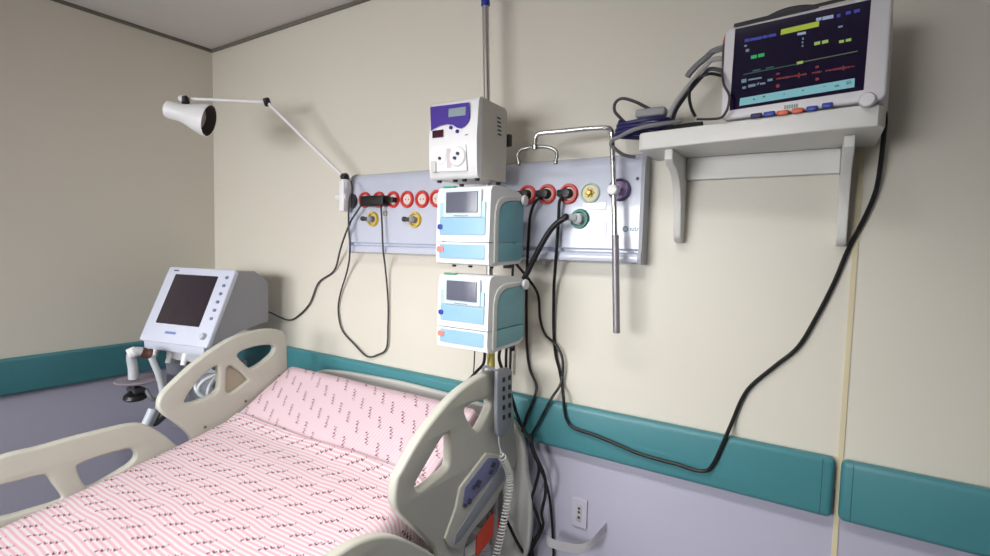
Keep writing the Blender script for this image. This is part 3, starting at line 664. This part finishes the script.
cord('sensor_wire', [lz(530, 425, -.17), onY(*c8(510, 385), -.17), onY(*c8(496, 320), -.17), onY(*c8(505, 265), -.17), onY(*c8(545, 215), -.165), onY(*c8(600, 190), -.165), onY(*c8(640, 190), -.16), L(.006, .05, mh*.55)], .0045, BLACK, 'thin black wire curving off the shelf up to the monitor side')
cord('sensor_wire', [L(-.001, -.020, mh*.56), onY(*c8(690, 250), -.275), onY(*c8(718, 305), -.275), onY(*c8(715, 360), -.275), onY(*c8(700, 400), -.275), onY(*c8(672, 432), -.262), lz(610, 440, -.22), lz(540, 440, -.20)], .0035, CORDG, 'thin grey wire hooping in front of the left edge of the monitor')
c = onY(*c8(285, 425), -.15)
tag(obj('cable_connector', box(c.x-.045, c.x+.045, -.168, -.128, SZ1+.059, SZ1+.084, .006, 3), GREY), 'grey rectangular cable connector lying on the coiled leads on the shelf', 'connector')
def coil(cx, cy, z, rx, ry, turns, r, rise):
    return [Vector((cx+rx*(1-.04*math.floor(t/12))*math.cos(2*PI*t/12), cy+ry*math.sin(2*PI*t/12), z+rise*t/12+.0015*math.sin(t*1.7))) for t in range(int(turns*12)+1)]
cc = onY(*c8(270, 470), -.14)
tag(obj('coiled_lead', tube(coil(cc.x-.012, -.145, SZ1+.008, .088, .050, 3.6, .007, .0125), .0065, 8, 3), NAVY), 'navy blue lead coiled flat on the left end of the shelf', 'cable')
cord('sensor_cable', [lz(450, 450, -.19), lz(330, 468, -.215), lz(230, 486, -.222), onY(*c8(165, 508), -.228), onY(*c8(105, 540), -.222), onY(*c8(75, 553), -.205), onY(*c8(60, 580), -.195), onY(*c8(85, 606), -.18), onY(*c8(135, 640), -.13), onY(*c8(190, 650), -.07)], .006, CABLEG, 'grey cable drooping over the left end of the shelf')
bx = lz(430, 445, -.11)
cord('sensor_cable', [Vector((bx.x-.05, -.165, SZ1+.009)), Vector((bx.x-.02, -.175, SZ1+.010)), Vector((bx.x+.02, -.185, SZ1+.0125)), Vector((bx.x+.06, -.195, SZ1+.0115)), Vector((bx.x+.09, -.20, SZ1+.010))], .0095, BLACK, 'black cable lying on the shelf beside the navy coil')

# ------------------------------------------------------------------ ventilator
TL = Vector((.33, -.400, 1.383)); wd = Vector((math.cos(.216), math.sin(.216), 0)); vw = .438
vn = Vector((wd.y, -wd.x, 0))       # faces the room
vrz = math.atan2(wd.y, wd.x)
VM = Matrix.Translation(TL) @ Matrix.Rotation(vrz, 4, 'Z')      # local x = across, -y = out of the screen, z = up; origin top-left of screen
base = TL+wd*(vw/2)-vn*.02; base.z = 0
vent = thing('ventilator', 'grey ventilator with a dark tilted screen between the bed and the room corner', 'ventilator', tuple(base), vrz)
drop, fwd_ = .345, .165
vp = [(0, 0), (.115, .0), (.205, -.055), (.205, -.27), (.05, -.29), (-.08, -.325), (-fwd_+.004, -drop+.004)]
bm = extr(vp, .006, vw-.006); bm.transform(VM); obj('casing', bm, VGREY, vent, angle=30)
tn = Vector((0, -drop, fwd_)).normalized()          # placeholder (outward normal computed below)
sdir = Vector((0, -fwd_, -drop)).normalized(); on = Vector((0, -drop, fwd_)).normalized()
SL = math.hypot(drop, fwd_)
VF = VM @ Matrix(((1, 0, 0, 0), (0, sdir.y, on.y, 0), (0, sdir.z, on.z, 0), (0, 0, 0, 1)))   # (across, down the slope, out)
Mflip = VF
obj('front_frame', plate([(p[0], p[1]) for p in rrect(-.006, vw+.006, -.006, SL+.006, .014)], [], .026, VF @ Matrix.Translation((0, 0, .004)), .006), mat('ventilator front', (206, 210, 226), .35), vent)
obj('screen', plate(rrect(.062, vw-.088, .034, SL-.088, .004), [], .004, VF @ Matrix.Translation((0, 0, .0182)), .001), LCDV, vent)
for k in range(6):
    obj('key', plate(rrect(vw-.040, vw-.022, .03+.042*k, .045+.042*k, .005), [], .005, VF @ Matrix.Translation((0, 0, .0185)), .001), mat('slate key', (112, 116, 150), .4), vent)
obj('rotary_knob', lathe([(.016, .016), (.016, .028), (.012, .034), (0, .034)], VF @ Vector((vw-.036, SL-.045, 0)), VF.to_3x3() @ Vector((0, 0, 1)), 20), mat('pale knob', (190, 194, 206), .4), vent)
obj('maker_mark', join(*[plate(rrect(.15+.012*k, .159+.012*k, SL-.052, SL-.040, .001), [], .003, VF @ Matrix.Translation((0, 0, .018)), .0005) for k in range(6)]), mat('pale blue mark', (120, 140, 196), .4), vent, label='small pale blue maker mark')
obj('top_mark', join(*[plate(rrect(.04+.009*k, .046+.009*k, .010, .018, .001), [], .003, VF @ Matrix.Translation((0, 0, .018)), .0005) for k in range(4)]), mat('slate print', (96, 100, 124), .4), vent)
def vbox(x0, x1, y0, y1, z0, z1, bev=0): return box(x0, x1, y0, y1, z0, z1, bev, 2, VM)
obj('lower_lip', vbox(.02, vw-.02, -fwd_-.012, -.02, -drop-.040, -drop+.008, .008), mat('ventilator lip', (196, 200, 214), .4), vent)
obj('port_block', vbox(.14, vw-.02, -fwd_+.01, -.04, -drop-.085, -drop-.036, .01), mat('port grey', (176, 178, 184), .45), vent)
for lx in (.06, .17, .27):
    obj('breathing_port', join(cyl(VM @ Vector((lx, -fwd_+.03, -drop-.02)), VM @ Vector((lx, -fwd_+.01, -drop-.075)), .017, 14, .003), cyl(VM @ Vector((lx, -fwd_+.01, -drop-.07)), VM @ Vector((lx, -fwd_-.0, -drop-.10)), .013, 12)), WHITE, vent)
obj('column', vbox(.17, .26, -.02, .08, -1.384+.10, -.28, .015), GREY, vent)
obj('base_unit', vbox(.06, .38, -.10, .12, -.80, -.46, .015), mat('base unit grey', (108, 110, 120), .5), vent)
bs = join(vbox(.03, .42, -.16, .18, -1.384+.075, -1.384+.13, .02))
obj('trolley_base', bs, GREY, vent)
for lx in (.07, .38):
    for ly in (-.12, .14):
        p = VM @ Vector((lx, ly, -1.384+.035)); w_ = wd
        obj('caster', join(cyl(p-w_*.012, p+w_*.012, .035, 16, .004), cyl(p, p+Vector((0, 0, .045)), .008, 8)), DGREY, vent)
# exhalation assembly left of the ventilator: elbow, filter and hanging tube
def vx(px, py, x): return onX(px, py, x)
e0 = vx(134, 353, .52)
ex = thing('breathing_circuit', 'white breathing tube with elbow fittings hanging from the left side of the ventilator', 'breathing tube', tuple(vx(133, 380, .52)))
obj('elbow_fitting', tube([vx(133.5, 379, .52), vx(133, 368, .52), vx(131.5, 358, .52), vx(133.5, 352, .53), vx(140, 351.5, .54), vx(150, 353, .55)], .021, 12, 4), HOSE, ex)
obj('elbow_collar', cyl(vx(128, 355, .52), vx(137, 351, .53), .026, 14, .004), WHITE, ex)
obj('brown_valve', tube([vx(141, 352, .545), vx(147, 353.5, .55), vx(152, 354, .56)], .024, 12, 2), mat('brown valve', (92, 60, 50), .5), ex, label='brown valve')
obj('limb', tube([vx(151, 356, .56), vx(154, 364, .57), vx(157.5, 372, .58), vx(161, 384, .59), vx(162.5, 394, .60), vx(159, 406, .61), vx(153, 418, .62), vx(149, 427, .62), vx(147, 440, .62)], .0145, 10, 5), HOSE, ex)
obj('dark_limb', tube([vx(160, 376, .57), vx(163.5, 390, .58), vx(163, 402, .60), vx(158, 414, .61), vx(155, 424, .62), vx(165, 416, .58), vx(176, 404, .55)], .011, 10, 5), DGREY, ex, label='dark limb')
obj('grey_tail', tube([vx(153, 409, .63), vx(149, 418, .63), vx(145, 427, .63), vx(143, 440, .63)], .02, 10, 4), mat('pale blue grey', (186, 192, 204), .4), ex)
hm = vent
tc_ = vx(138, 381, .50)
obj('tray', lathe([(0, 0), (.09, 0), (.095, .005), (.09, .010), (0, .010)], tc_, (0, 0, 1), 28), mat('tray mauve grey', (134, 124, 136), .45), hm)
obj('tray_bracket', box(tc_.x-.055, tc_.x+.035, tc_.y-.03, tc_.y+.02, tc_.z-.052, tc_.z-.030, .005), DGREY, hm)
kc = vx(135, 399, .50)
obj('tray_knob', lathe([(.012, .075), (.014, .045), (.045, .02), (.048, .004), (.040, -.004), (0, -.004)], kc, (0, 0, 1), 20), BLACK, hm)
far = VM @ Vector((.06, .03, -1.384+.2))
obj('support_rod', tube([tc_+Vector((.03, .02, -.04)), tc_+Vector((.03, .06, -.10)), VM @ Vector((.10, -.03, -.62)), VM @ Vector((.12, .0, -.62))], .010, 10, 4), GREY, hm)
# coiled tubing seen through the left rail
cx_ = vx(209, 384, .80)
tag(obj('coiled_tube', tube([cx_+Vector((.02*math.cos(t*.9)+.004*t, .075*math.cos(t*.55), .055*math.sin(t*.55))) for t in range(0, 34)], .0085, 8, 3), HOSE), 'pale loops of breathing tube glimpsed through the left bed rail', 'tube')

# ------------------------------------------------------------------ bed
XL, XRr = 1.07, 2.245      # faces of the rails that the room sees
bed = thing('hospital_bed', 'ivory plastic hospital bed with raised side rails, head against the back wall', 'bed', (1.62, -1.1, 0))
TH = .034
def rl(pts, x): return [(q.y, q.z) for q in (onX(px, py, x) for px, py in pts)]
Lo = [(158.7, 406.5), (162, 395), (175, 381), (198.5, 360), (226.5, 341), (245, 333.5), (266, 329), (279, 330), (286.3, 335), (287.4, 348), (288, 367), (288.5, 392), (284, 402), (250, 425), (205, 452), (196, 450), (190, 436), (177, 424), (163.5, 414.5)]
def cv(pts, s, ox, oy): return [(ox+u/s, oy+v/s) for u, v in pts]
hA = cv([(192, 352), (215, 308), (250, 262), (290, 222), (322, 200), (337, 208), (337, 285), (330, 302), (308, 322), (230, 353)], 4.275, 140, 320)
hB = cv([(418, 155), (436, 134), (490, 115), (548, 107), (574, 114), (570, 140), (530, 178), (490, 203), (470, 206), (448, 188)], 4.275, 140, 320)
hC = cv([(374, 212), (388, 198), (405, 204), (458, 250), (454, 266), (395, 308), (374, 310), (370, 290)], 4.275, 140, 320)
def rail(nm, outline, holes, x, smooth=5):
    o = obj(nm, plate(rl(outline, x), [rl(h, x) for h in holes], TH, MYZ(x-TH/2), .010, smooth, 3), CREAMP, bed, angle=60)
    return o
r_ = rail('side_rail', Lo, [hA, hB, hC], XL)
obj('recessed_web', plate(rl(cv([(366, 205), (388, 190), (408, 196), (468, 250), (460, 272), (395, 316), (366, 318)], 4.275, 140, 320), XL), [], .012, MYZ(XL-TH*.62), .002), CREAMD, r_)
for px, py in ((279.5, 376), (245.5, 401), (205, 427)):
    c = onX(px, py, XL); obj('rail_bolt', lathe([(.006, -.001), (.006, .003), (0, .004)], c, (1, 0, 0), 10), mat('bolt brown', (120, 104, 88), .5), r_)
# left foot-end rail (y,z)
LF = rl([(0, 457.4), (37.8, 447.9), (75.6, 437.3), (113, 428), (131, 424.2), (144, 424.4), (161, 432.7), (174, 443), (180, 450)], XL)
bot = rl([(176, 466), (150, 478), (110, 494), (60, 512), (5, 530)], XL)
ysh = LF[0][0]; zs0 = LF[0][1]
LFo = [(ysh-.30, zs0-.10), (ysh-.20, zs0-.035)]+LF+bot+[(bot[-1][0]-.22, bot[-1][1]-.025), (ysh-.32, zs0-.17)]
hL1 = rl(cv([(308, 272), (322, 255), (400, 226), (498, 198), (528, 200), (540, 222), (520, 254), (440, 305), (372, 342), (345, 345), (322, 315)], 3.97, 0, 400), XL)
h2 = rl(cv([(0, 342), (60, 328), (160, 302), (192, 306), (215, 340), (250, 388), (236, 404), (120, 440), (0, 472)], 3.97, 0, 400), XL)
h2 = h2[:-1]+[h2[-1], (ysh-.16, zs0-.165), (ysh-.19, zs0-.13), (ysh-.14, zs0-.085)]
obj('side_rail', plate(LFo, [hL1, h2], TH, MYZ(XL-TH/2), .010, 5, 3), CREAMP, bed, angle=60)
# right head rail
Ro = [(397.2, 480), (402.3, 470), (417.4, 443), (434.6, 419), (454, 396.4), (471.3, 382.4), (486.4, 373.7), (498, 371), (508, 376), (512.3, 391), (514.5, 414.7), (516, 441), (516.4, 463), (510.5, 475.5), (502, 488), (497, 502), (484, 519), (472, 533), (466, 546), (462, 566), (450, 574), (439, 563), (434, 548.5), (422.6, 536), (408, 522.4), (398.6, 512), (395.2, 500)]
hR1 = [(417.8, 489.5), (416.3, 483.8), (426.7, 465), (434.6, 451.4), (443, 438), (448.8, 433.5), (450.4, 438.5), (450.4, 455.8), (449.6, 465), (445.5, 471.3), (431, 482.8), (422, 489.5)]
hR2 = [(465.3, 411.5), (468, 406.5), (474, 402.9), (482, 400.9), (489, 400), (490.5, 407), (484.3, 421), (477.8, 430), (470.5, 423.4)]
rr_ = rail('side_rail', Ro, [hR1, hR2], XRr)
def cR(pts): return rl(cv(pts, 4.793, 385, 440), XRr)
cp = obj('control_panel', plate(cR([(478, 60), (540, 70), (570, 100), (578, 150), (562, 222), (350, 522), (300, 512), (280, 470), (330, 330), (352, 225)]), [], .012, MYZ(XRr+.002), .004), CREAMP, rr_)
obj('keypad', plate(cR([(485, 82), (528, 84), (541, 108), (526, 148), (378, 322), (360, 312), (372, 226)]), [], .006, MYZ(XRr+.007), .001), KEYB, cp, label='slate blue keypad')
obj('keypad', plate(cR([(548, 120), (568, 150), (560, 188), (346, 482), (318, 500), (328, 448)]), [], .006, MYZ(XRr+.007), .001), KEYG, cp, label='grey keypad')
for u, v, s in ((505, 115, 14), (495, 150, 13), (432, 205, 20), (412, 222, 12), (392, 290, 15), (370, 308, 9)):
    q = cR([(u-s, v+s*.7), (u-s*.2, v-s), (u+s, v-s*.7), (u+s*.3, v+s)]); obj('key_symbol', plate(q, [], .004, MYZ(XRr+.0105), .0008), KEYD, cp)
# right foot rail (only its head-end hump shows)
RH = rl([(300, 580), (335, 557), (355, 544), (372, 537.5), (388, 535.5), (402, 538), (420, 546), (436, 556), (446, 570)], XRr)
y0_, z0_ = RH[0]
RFo = [(y0_-.42, z0_-.12), (y0_-.30, z0_-.04), (y0_-.15, z0_-.012)]+RH+[(RH[-1][0]-.03, RH[-1][1]-.12), (RH[-1][0]-.25, RH[-1][1]-.16), (y0_-.30, z0_-.26), (y0_-.42, z0_-.24)]
hq = [(y0_-.05, z0_-.06), (y0_+.12, z0_-.05), (y0_+.16, z0_-.09), (y0_+.05, z0_-.20), (y0_-.05, z0_-.20)]
hq2 = [(y0_-.14, z0_-.07), (y0_-.30, z0_-.10), (y0_-.34, z0_-.16), (y0_-.30, z0_-.20), (y0_-.14, z0_-.20)]
obj('side_rail', plate(RFo, [hq, hq2], TH, MYZ(XRr-TH/2), .010, 5, 3), CREAMP, bed, angle=60)
# headboard
hbR = [(1.62, .930), (1.80, .926), (1.95, .921), (2.08, .911), (2.16, .898), (2.215, .868), (2.248, .82), (2.266, .76), (2.276, .68), (2.296, .60), (2.300, .48), (2.282, .36), (2.22, .31)]
hb = hbR+[(1.62, .30)]+[(3.24-x, z) for x, z in reversed(hbR[1:])]
obj('headboard', plate(hb, [], .032, MXZ(-.060), .010, 4, 3), mat('headboard pale plastic', (204, 204, 200), .35), bed, angle=60)
# frame, deck, legs
def prism(profile, x0, x1): return extr(profile, x0, x1)
MTOP = [(-.238, .953), (-.535, .776), (-.80, .722), (-1.27, .640), (-1.60, .595), (-2.10, .585)]
def ztop(y):
    P_ = MTOP
    if y >= P_[0][0]: return P_[0][1]
    for (a, za), (b, zb_) in zip(P_, P_[1:]):
        if y >= b:
            return za+(zb_-za)*(a-y)/(a-b)
    return P_[-1][1]
MT = .125
dk = [(y, z-MT-.004) for y, z in MTOP]; obj('mattress_deck', prism(dk+[(y, z-MT-.04) for y, z in reversed(MTOP)], 1.13, 2.13), GREY, bed)
obj('frame', join(box(1.10, 1.15, -2.15, -.09, .36, .42, .008), box(2.11, 2.16, -2.15, -.09, .36, .42, .008), box(1.10, 2.16, -.14, -.09, .36, .42, .008), box(1.10, 2.16, -2.15, -2.09, .36, .42, .008), box(1.15, 2.11, -1.2, -1.1, .36, .42, .008)), WHITE, bed)
for y, z in ((-.30, .72), (-.70, .575), (-1.30, .45), (-1.90, .43)):
    for x in (1.22, 2.04):
        obj('deck_strut', box(x-.02, x+.02, y-.02, y+.02, .40, ztop(y)-MT-.02), GREY, bed)
for x in (1.14, 2.12):
    for y in (-.22, -1.98):
        obj('leg', box(x-.03, x+.03, y-.03, y+.03, .13, .38, .008), GREY, bed)
        obj('caster', join(cyl((x-.02, y, .065), (x+.02, y, .065), .064, 20, .008), cyl((x, y, .065), (x, y, .14), .014, 10)), DGREY, bed)
for xr, s, ys in ((XL-TH/2, 1, (-.36, -.60, -.95, -1.40)), (XRr-TH/2, -1, (-.22, -.42, -.80, -1.20))):
    for y in ys:
        xi = 1.11 if s > 0 else 2.15
        zt = .78 if y > -.7 else .68
        if s < 0: zt -= .10
        obj('rail_arm', tube([(xi+s*.01, y, .40), (xr, y, .43), (xr, y, .55), (xr, y, zt)], .0125, 10, 3), GREY, bed)
fb = [(1.0, .30), (1.0, .72), (1.08, .80), (1.30, .83), (1.62, .84), (1.94, .83), (2.16, .80), (2.24, .72), (2.24, .30)]
obj('footboard', plate(fb, [rrect(1.40, 1.84, .72, .79, .03)], .032, MXZ(-2.20), .010, 4, 3), CREAMP, bed, angle=60)
obj('corner_bumper', lathe([(.0, -.03), (.022, -.03), (.026, -.02), (.026, .02), (.022, .03), (0, .03)], (1.075, -.150, .885), (0, 0, 1), 16), BLACK, bed)
obj('corner_bracket', tube([(1.075, -.150, .86), (1.075, -.150, .70), (1.11, -.13, .52), (1.125, -.115, .40)], .011, 10, 3), GREY, bed)
# pole socket on the frame
obj('pole_socket', join(lathe([(.0145, 0), (.021, 0), (.021, .10), (.0145, .10)], (PB.x, PB.y, PB.z-.04), PT-PB, 16), box(PB.x-.015, PB.x+.015, PB.y-.015, PB.y+.015, .40, PB.z-.035)), STEEL, bed)

# mattress
def sheet_grid(ys, xs, zf, thick, uvoff=0.0, nm='', wr=.0):
    bm = bmesh.new(); uvl = bm.loops.layers.uv.new('UVMap'); V = []; s = 0; S_ = []
    for i, y in enumerate(ys):
        if i: s += math.hypot(ys[i]-ys[i-1], zf(ys[i], xs[len(xs)//2])-zf(ys[i-1], xs[len(xs)//2]))
        S_.append(s)
    return bm, uvl, S_
def mattress():
    bm = bmesh.new(); uvl = bm.loops.layers.uv.new('UVMap')
    # closed section in the (y,z) plane with rounded edges at the head; lofted along x with rounded sides
    ys = []
    y = -.238
    while y > -2.10: ys.append(y); y -= .03
    ys.append(-2.10)
    top = []
    for y in ys:
        z = sum(ztop(y+d) for d in (-.03, -.015, 0, .015, .03))/5 if y < -.30 else ztop(y)
        top.append((y, z))
    head = [(-.222, .936), (-.212, .91), (-.214, .87), (-.232, .842)]
    botm = [(y, z-MT) for y, z in reversed(top)]
    botm = [p for p in botm if p[0] < -.27]
    prof_ = top+botm+list(reversed(head))
    n = len(prof_)
    cy = sum(p[0] for p in prof_)/n
    xs = [(1.080, .84), (1.083, .92), (1.096, .98), (1.125, 1.0)]+[(1.14+i*.05, 1) for i in range(1, 20)]+[(2.12, 1.0), (2.138, .98), (2.148, .93), (2.150, .86)]
    rings = []
    for x, k in xs:
        row = []
        for (y, z) in prof_:
            zc = ztop(min(y, -.24))-MT/2
            dz = (z-zc)*k
            if k == 1 and dz > 0: dz += .0035*noise.noise(Vector((x*4, y*5, 2)))
            yy = y if k == 1 else y-(1-k)*.06*(1 if y > -.4 else 0)
            row.append(bm.verts.new((x, yy, zc+dz)))
        rings.append(row)
    # arc length for UVs
    acc = [0]
    for a, b in zip(prof_, prof_[1:]): acc.append(acc[-1]+math.hypot(a[0]-b[0], a[1]-b[1]))
    for i in range(len(xs)-1):
        for j in range(n):
            k = (j+1) % n
            f = bm.faces.new((rings[i][j], rings[i][k], rings[i+1][k], rings[i+1][j]))
            sj = acc[j]; sk = acc[k] if k else acc[j]+.02
            for lp, uv in zip(f.loops, ((xs[i][0], sj), (xs[i][0], sk), (xs[i+1][0], sk), (xs[i+1][0], sj))): lp[uvl].uv = uv
    bm.faces.new(rings[0]); bm.faces.new(rings[-1])
    return bm
tag(obj('mattress', mattress(), MATTR, angle=80), 'pink printed mattress with its head end raised below the headboard', 'mattress')
# flat sheet spread over the lower part, its hem lying along the fold of the raised head end
def bed_sheet():
    bm = bmesh.new(); uvl = bm.loops.layers.uv.new('UVMap')
    ys = [-.520-.022*i for i in range(72)]
    prof_x = [(1.073, -.085, 0.0), (1.074, -.045, .04), (1.080, -.015, .07), (1.100, .002, .095)]+[(1.135+i*.0248, .006, .12+i*.0248) for i in range(40)]+[(2.125, .006, 1.11), (2.150, .000, 1.136), (2.164, -.018, 1.16), (2.170, -.06, 1.20), (2.172, -.12, 1.26), (2.174, -.18, 1.32), (2.172, -.24, 1.38)]
    rows = []; acc = 0; A = []
    for i, y in enumerate(ys):
        if i: acc += math.hypot(.022, ztop(y)-ztop(ys[i-1]))
        A.append(acc); row = []
        for x, dz, u in prof_x:
            z = sum(ztop(y+d) for d in (-.04, -.02, 0, .02, .04))/5+dz
            if i < 2: z += .004*(2-i)
            if dz > 0:
                z += .004+.006*max(0, noise.noise(Vector((x*3.2+y*2.2, y*3.0, 5))))+.0035*max(0, noise.noise(Vector((x*9+y*4, y*7, 1))))
            elif dz < -.05:
                fold = .012*noise.noise(Vector((y*9, dz*2, 3)))+.006*math.sin(y*40)
                x = x+abs(fold)*(1 if x > 1.6 else -1)*(.2 if x < 1.6 else .5)
            hem = .010*noise.noise(Vector((x*3, 7, 1))) if i == 0 else 0
            row.append(bm.verts.new((x, y+hem, z)))
        rows.append(row)
    for i in range(len(ys)-1):
        for j in range(len(prof_x)-1):
            f = bm.faces.new((rows[i][j], rows[i+1][j], rows[i+1][j+1], rows[i][j+1]))
            for lp, (a, b) in zip(f.loops, ((i, j), (i+1, j), (i+1, j+1), (i, j+1))): lp[uvl].uv = (prof_x[b][2], A[a])
    bmesh.ops.solidify(bm, geom=bm.faces[:], thickness=.002)
    return bm
tag(obj('bed_sheet', bed_sheet(), SHEET, angle=80), 'pink striped printed sheet spread over the flat lower part of the bed', 'sheet')

# ------------------------------------------------------------------ bed handset with coiled cord, red card
hx = XRr+.012
hs = thing('bed_handset', 'grey bed remote handset with ten dark keys hooked over the right bed rail', 'remote control', tuple(onX(499, 432, hx)))
def c2(pts): return rl(cv(pts, 4.633, 385, 350), hx)
obj('handset_body', plate(c2([(505, 110), (512, 92), (530, 82), (556, 80), (570, 90), (573, 110), (572, 220), (568, 330), (552, 370), (540, 394), (520, 398), (506, 390), (503, 340), (503, 220)]), [], .016, MYZ(hx+.008), .005, 3), HANDS, hs)
for u in (532, 559):
    for v in (135, 177, 218, 262, 308):
        v2 = v-(u-533)*.35
        obj('key', plate(c2([(u-5.2, v2-10), (u+5.2, v2-13), (u+5.2, v2+8), (u-5.2, v2+11)]), [], .004, MYZ(hx+.0165), .001), BLACK, hs)
obj('hook', tube([onX(497, 381, hx+.002), onX(497, 373, hx-.004)+Vector((0, 0, .004)), Vector((XRr-TH-.008, onX(497, 373, hx).y, onX(497, 371, hx).z+.006)), Vector((XRr-TH-.010, onX(497, 373, hx).y, onX(497, 385, hx).z))], .005, 8, 4), HANDS, hs)
path = catmull([onX(498.5, 436, hx+.012), onX(499.5, 446, hx+.014), onX(503, 458, hx+.024), onX(508, 470, hx+.026), onX(510, 482, hx+.026), onX(508.5, 497, hx+.026), onX(505, 515, hx+.022), onX(501, 535, hx+.018), onX(496, 556, hx+.014), onX(490, 580, hx+.008), onX(486, 600, hx)], 8)
straight = path[:12]
hel = []
turns_per = 0; tot = 0; cum = [0]
for a, b in zip(path, path[1:]): cum.append(cum[-1]+(b-a).length)
Ltot = cum[-1]; pitch = .0112; step = pitch/10
def along(s):
    for i in range(len(path)-1):
        if s <= cum[i+1]:
            f = (s-cum[i])/max(1e-9, cum[i+1]-cum[i]); return path[i].lerp(path[i+1], f), (path[i+1]-path[i]).normalized()
    return path[-1], (path[-1]-path[-2]).normalized()
s0 = cum[12]; s = s0
xr = None
while s < Ltot:
    p, tt = along(s); xa = (Vector((1, 0, 0))-tt*tt.x).normalized(); ya = tt.cross(xa); an = 2*PI*(s-s0)/pitch
    rad = .0115*min(1, (s-s0)/.02)
    hel.append(p+xa*math.cos(an)*rad+ya*math.sin(an)*rad); s += step
obj('coiled_cord', tube(straight+hel, .0027, 6, 0), mat('pale cord', (206, 206, 204), .4), hs)
cq = [onX(*p, XRr-.012) for p in cv([(440, 462), (530, 330), (552, 402), (545, 425), (452, 548), (436, 552)], 4.793, 385, 440)]
tag(obj('red_card', quadpatch(cq, (-1, 0, 0), .003), ORANGER), 'red-orange card hanging under the keypads of the right bed rail', 'card')

# ------------------------------------------------------------------ cables behind the bed, wall outlet and holder
G5 = lambda u, v: (470+u/2.46, 330+v/2.46)
cord('loose_cable', [P(*G5(150, 262), -.10), P(*G5(157, 300), -.10), P(*G5(170, 340), -.09), P(*G5(160, 385), -.07), P(*G5(152, 420), -.06), P(*G5(165, 455), -.05), P(*G5(172, 490), -.05), P(*G5(150, 530), -.05), P(*G5(138, 552), -.06), P(*G5(115, 520), -.10), P(*G5(95, 478), -.12), P(*G5(80, 455), -.12)], .006, BLACK, 'black cable twisting down beside the curved right edge of the headboard')
cord('loose_cable', [P(*G5(148, 255), -.11), P(*G5(158, 300), -.11), P(*G5(182, 355), -.10), P(*G5(186, 400), -.08), P(*G5(176, 450), -.06), P(*G5(180, 480), -.05), P(*G5(165, 515), -.04), P(*G5(150, 545), -.04), P(*G5(140, 590), -.04)], .006, BLACK, 'black cable hanging between the headboard edge and the white wall holder')
cord('pump_cable', [Vector((2.225, -.19, 1.197)), P(499, 357, -.16), P(503, 372, -.14), P(511, 395, -.12), P(519, 420, -.11), P(528, 436, -.105), P(531, 442, -.105)], .006, BLACK, 'black cable dropping from the right side of the lowest pump behind the handset')
cord('pump_cable', [Vector((2.245, -.19, 1.200)), P(506, 360, -.15), P(507, 378, -.125), P(513, 402, -.115), P(522, 426, -.11), P(530, 440, -.095)], .005, BLACK, 'second black cable from under the lowest pump, rightmost beside the handset')
cord('pump_cable', [Vector((2.150, -.19, 1.198)), P(484, 362, -.16), P(477, 371, -.15), P(469, 380, -.13), P(460, 392, -.11)], .006, BLACK, 'short black cable slanting left from the lowest pump behind the right bed rail')
cord('infusion_line', [P(474.8, 346, -.305), P(474.6, 352, -.30), P(474.4, 358, -.295), P(474, 366, -.28), P(473.3, 376, -.26), P(473, 392, -.24)], .0025, CORDG, 'very thin grey line hanging straight below the lowest pump', 'tube')
c = onY(580, 512, 0)
wo = thing('wall_outlet', 'small pale wall outlet plate on the lavender wall below the green bumper', 'wall outlet', (c.x, -.001, c.z))
obj('face_plate', plate(rrect(c.x-.030, c.x+.030, c.z-.055, c.z+.055, .006), [], .008, MXZ(-.0045), .002), mat('lavender plate', (186, 183, 197), .4), wo)
obj('socket_insert', box(c.x-.009, c.x+.009, -.0105, -.0075, c.z-.034, c.z+.034, .002), mat('grey insert', (176, 174, 178), .4), wo)
obj('pin_hole', join(*[cyl((c.x, -.0112, c.z+dz), (c.x, -.0095, c.z+dz), .0052, 10) for dz in (-.016, .004, .018)]), DGREY, wo)
def hpt(u, v, y): return P(*G5(u, v), y)
hp = [hpt(192, 506, -.09), hpt(188, 514, -.12), hpt(200, 524, -.135), hpt(235, 534, -.12), hpt(270, 538, -.10), hpt(295, 528, -.08), hpt(315, 508, -.05), hpt(336, 484, -.004)]
bm = bmesh.new(); hh = .017; pts = catmull(hp, 6); rw = []
for p in pts: rw.append((bm.verts.new(p+Vector((0, 0, hh))), bm.verts.new(p-Vector((0, 0, hh)))))
for a, b in zip(rw, rw[1:]): bm.faces.new((a[0], a[1], b[1], b[0]))
bmesh.ops.solidify(bm, geom=bm.faces[:], thickness=.006)
tag(obj('cable_holder', bm, mat('holder white', (222, 220, 222), .35)), 'white curved plastic cable holder on the lower wall around the hanging cables', 'cable holder')

GROUPS = {'infusion_pump': 'infusion pumps clamped to the pole', 'gas_connector': 'grey connectors in the yellow-ringed outlets', 'power_cord': 'black power cords plugged into the wall panel',
          'pump_cable': 'black cables from the pumps', 'loose_cable': 'loose black cables behind the bed', 'monitor_lead': 'grey leads beside the monitor', 'sensor_cable': 'sensor cables on the shelf and monitor', 'sensor_wire': 'thin sensor wires on the shelf'}
for o in COL.objects:
    if o.parent is None and o.name.split('.')[0] in GROUPS: o['group'] = GROUPS[o.name.split('.')[0]]

# ------------------------------------------------------------------ world and view
W = bpy.data.worlds.new('world'); S.world = W; W.use_nodes = True
W.node_tree.nodes['Background'].inputs[0].default_value = (.8, .82, .85, 1); W.node_tree.nodes['Background'].inputs[1].default_value = 1.0
S.view_settings.view_transform = 'Standard'; S.view_settings.look = 'None'; S.view_settings.gamma = 1; S.view_settings.use_curve_mapping = False
S.view_settings.exposure = -1.0
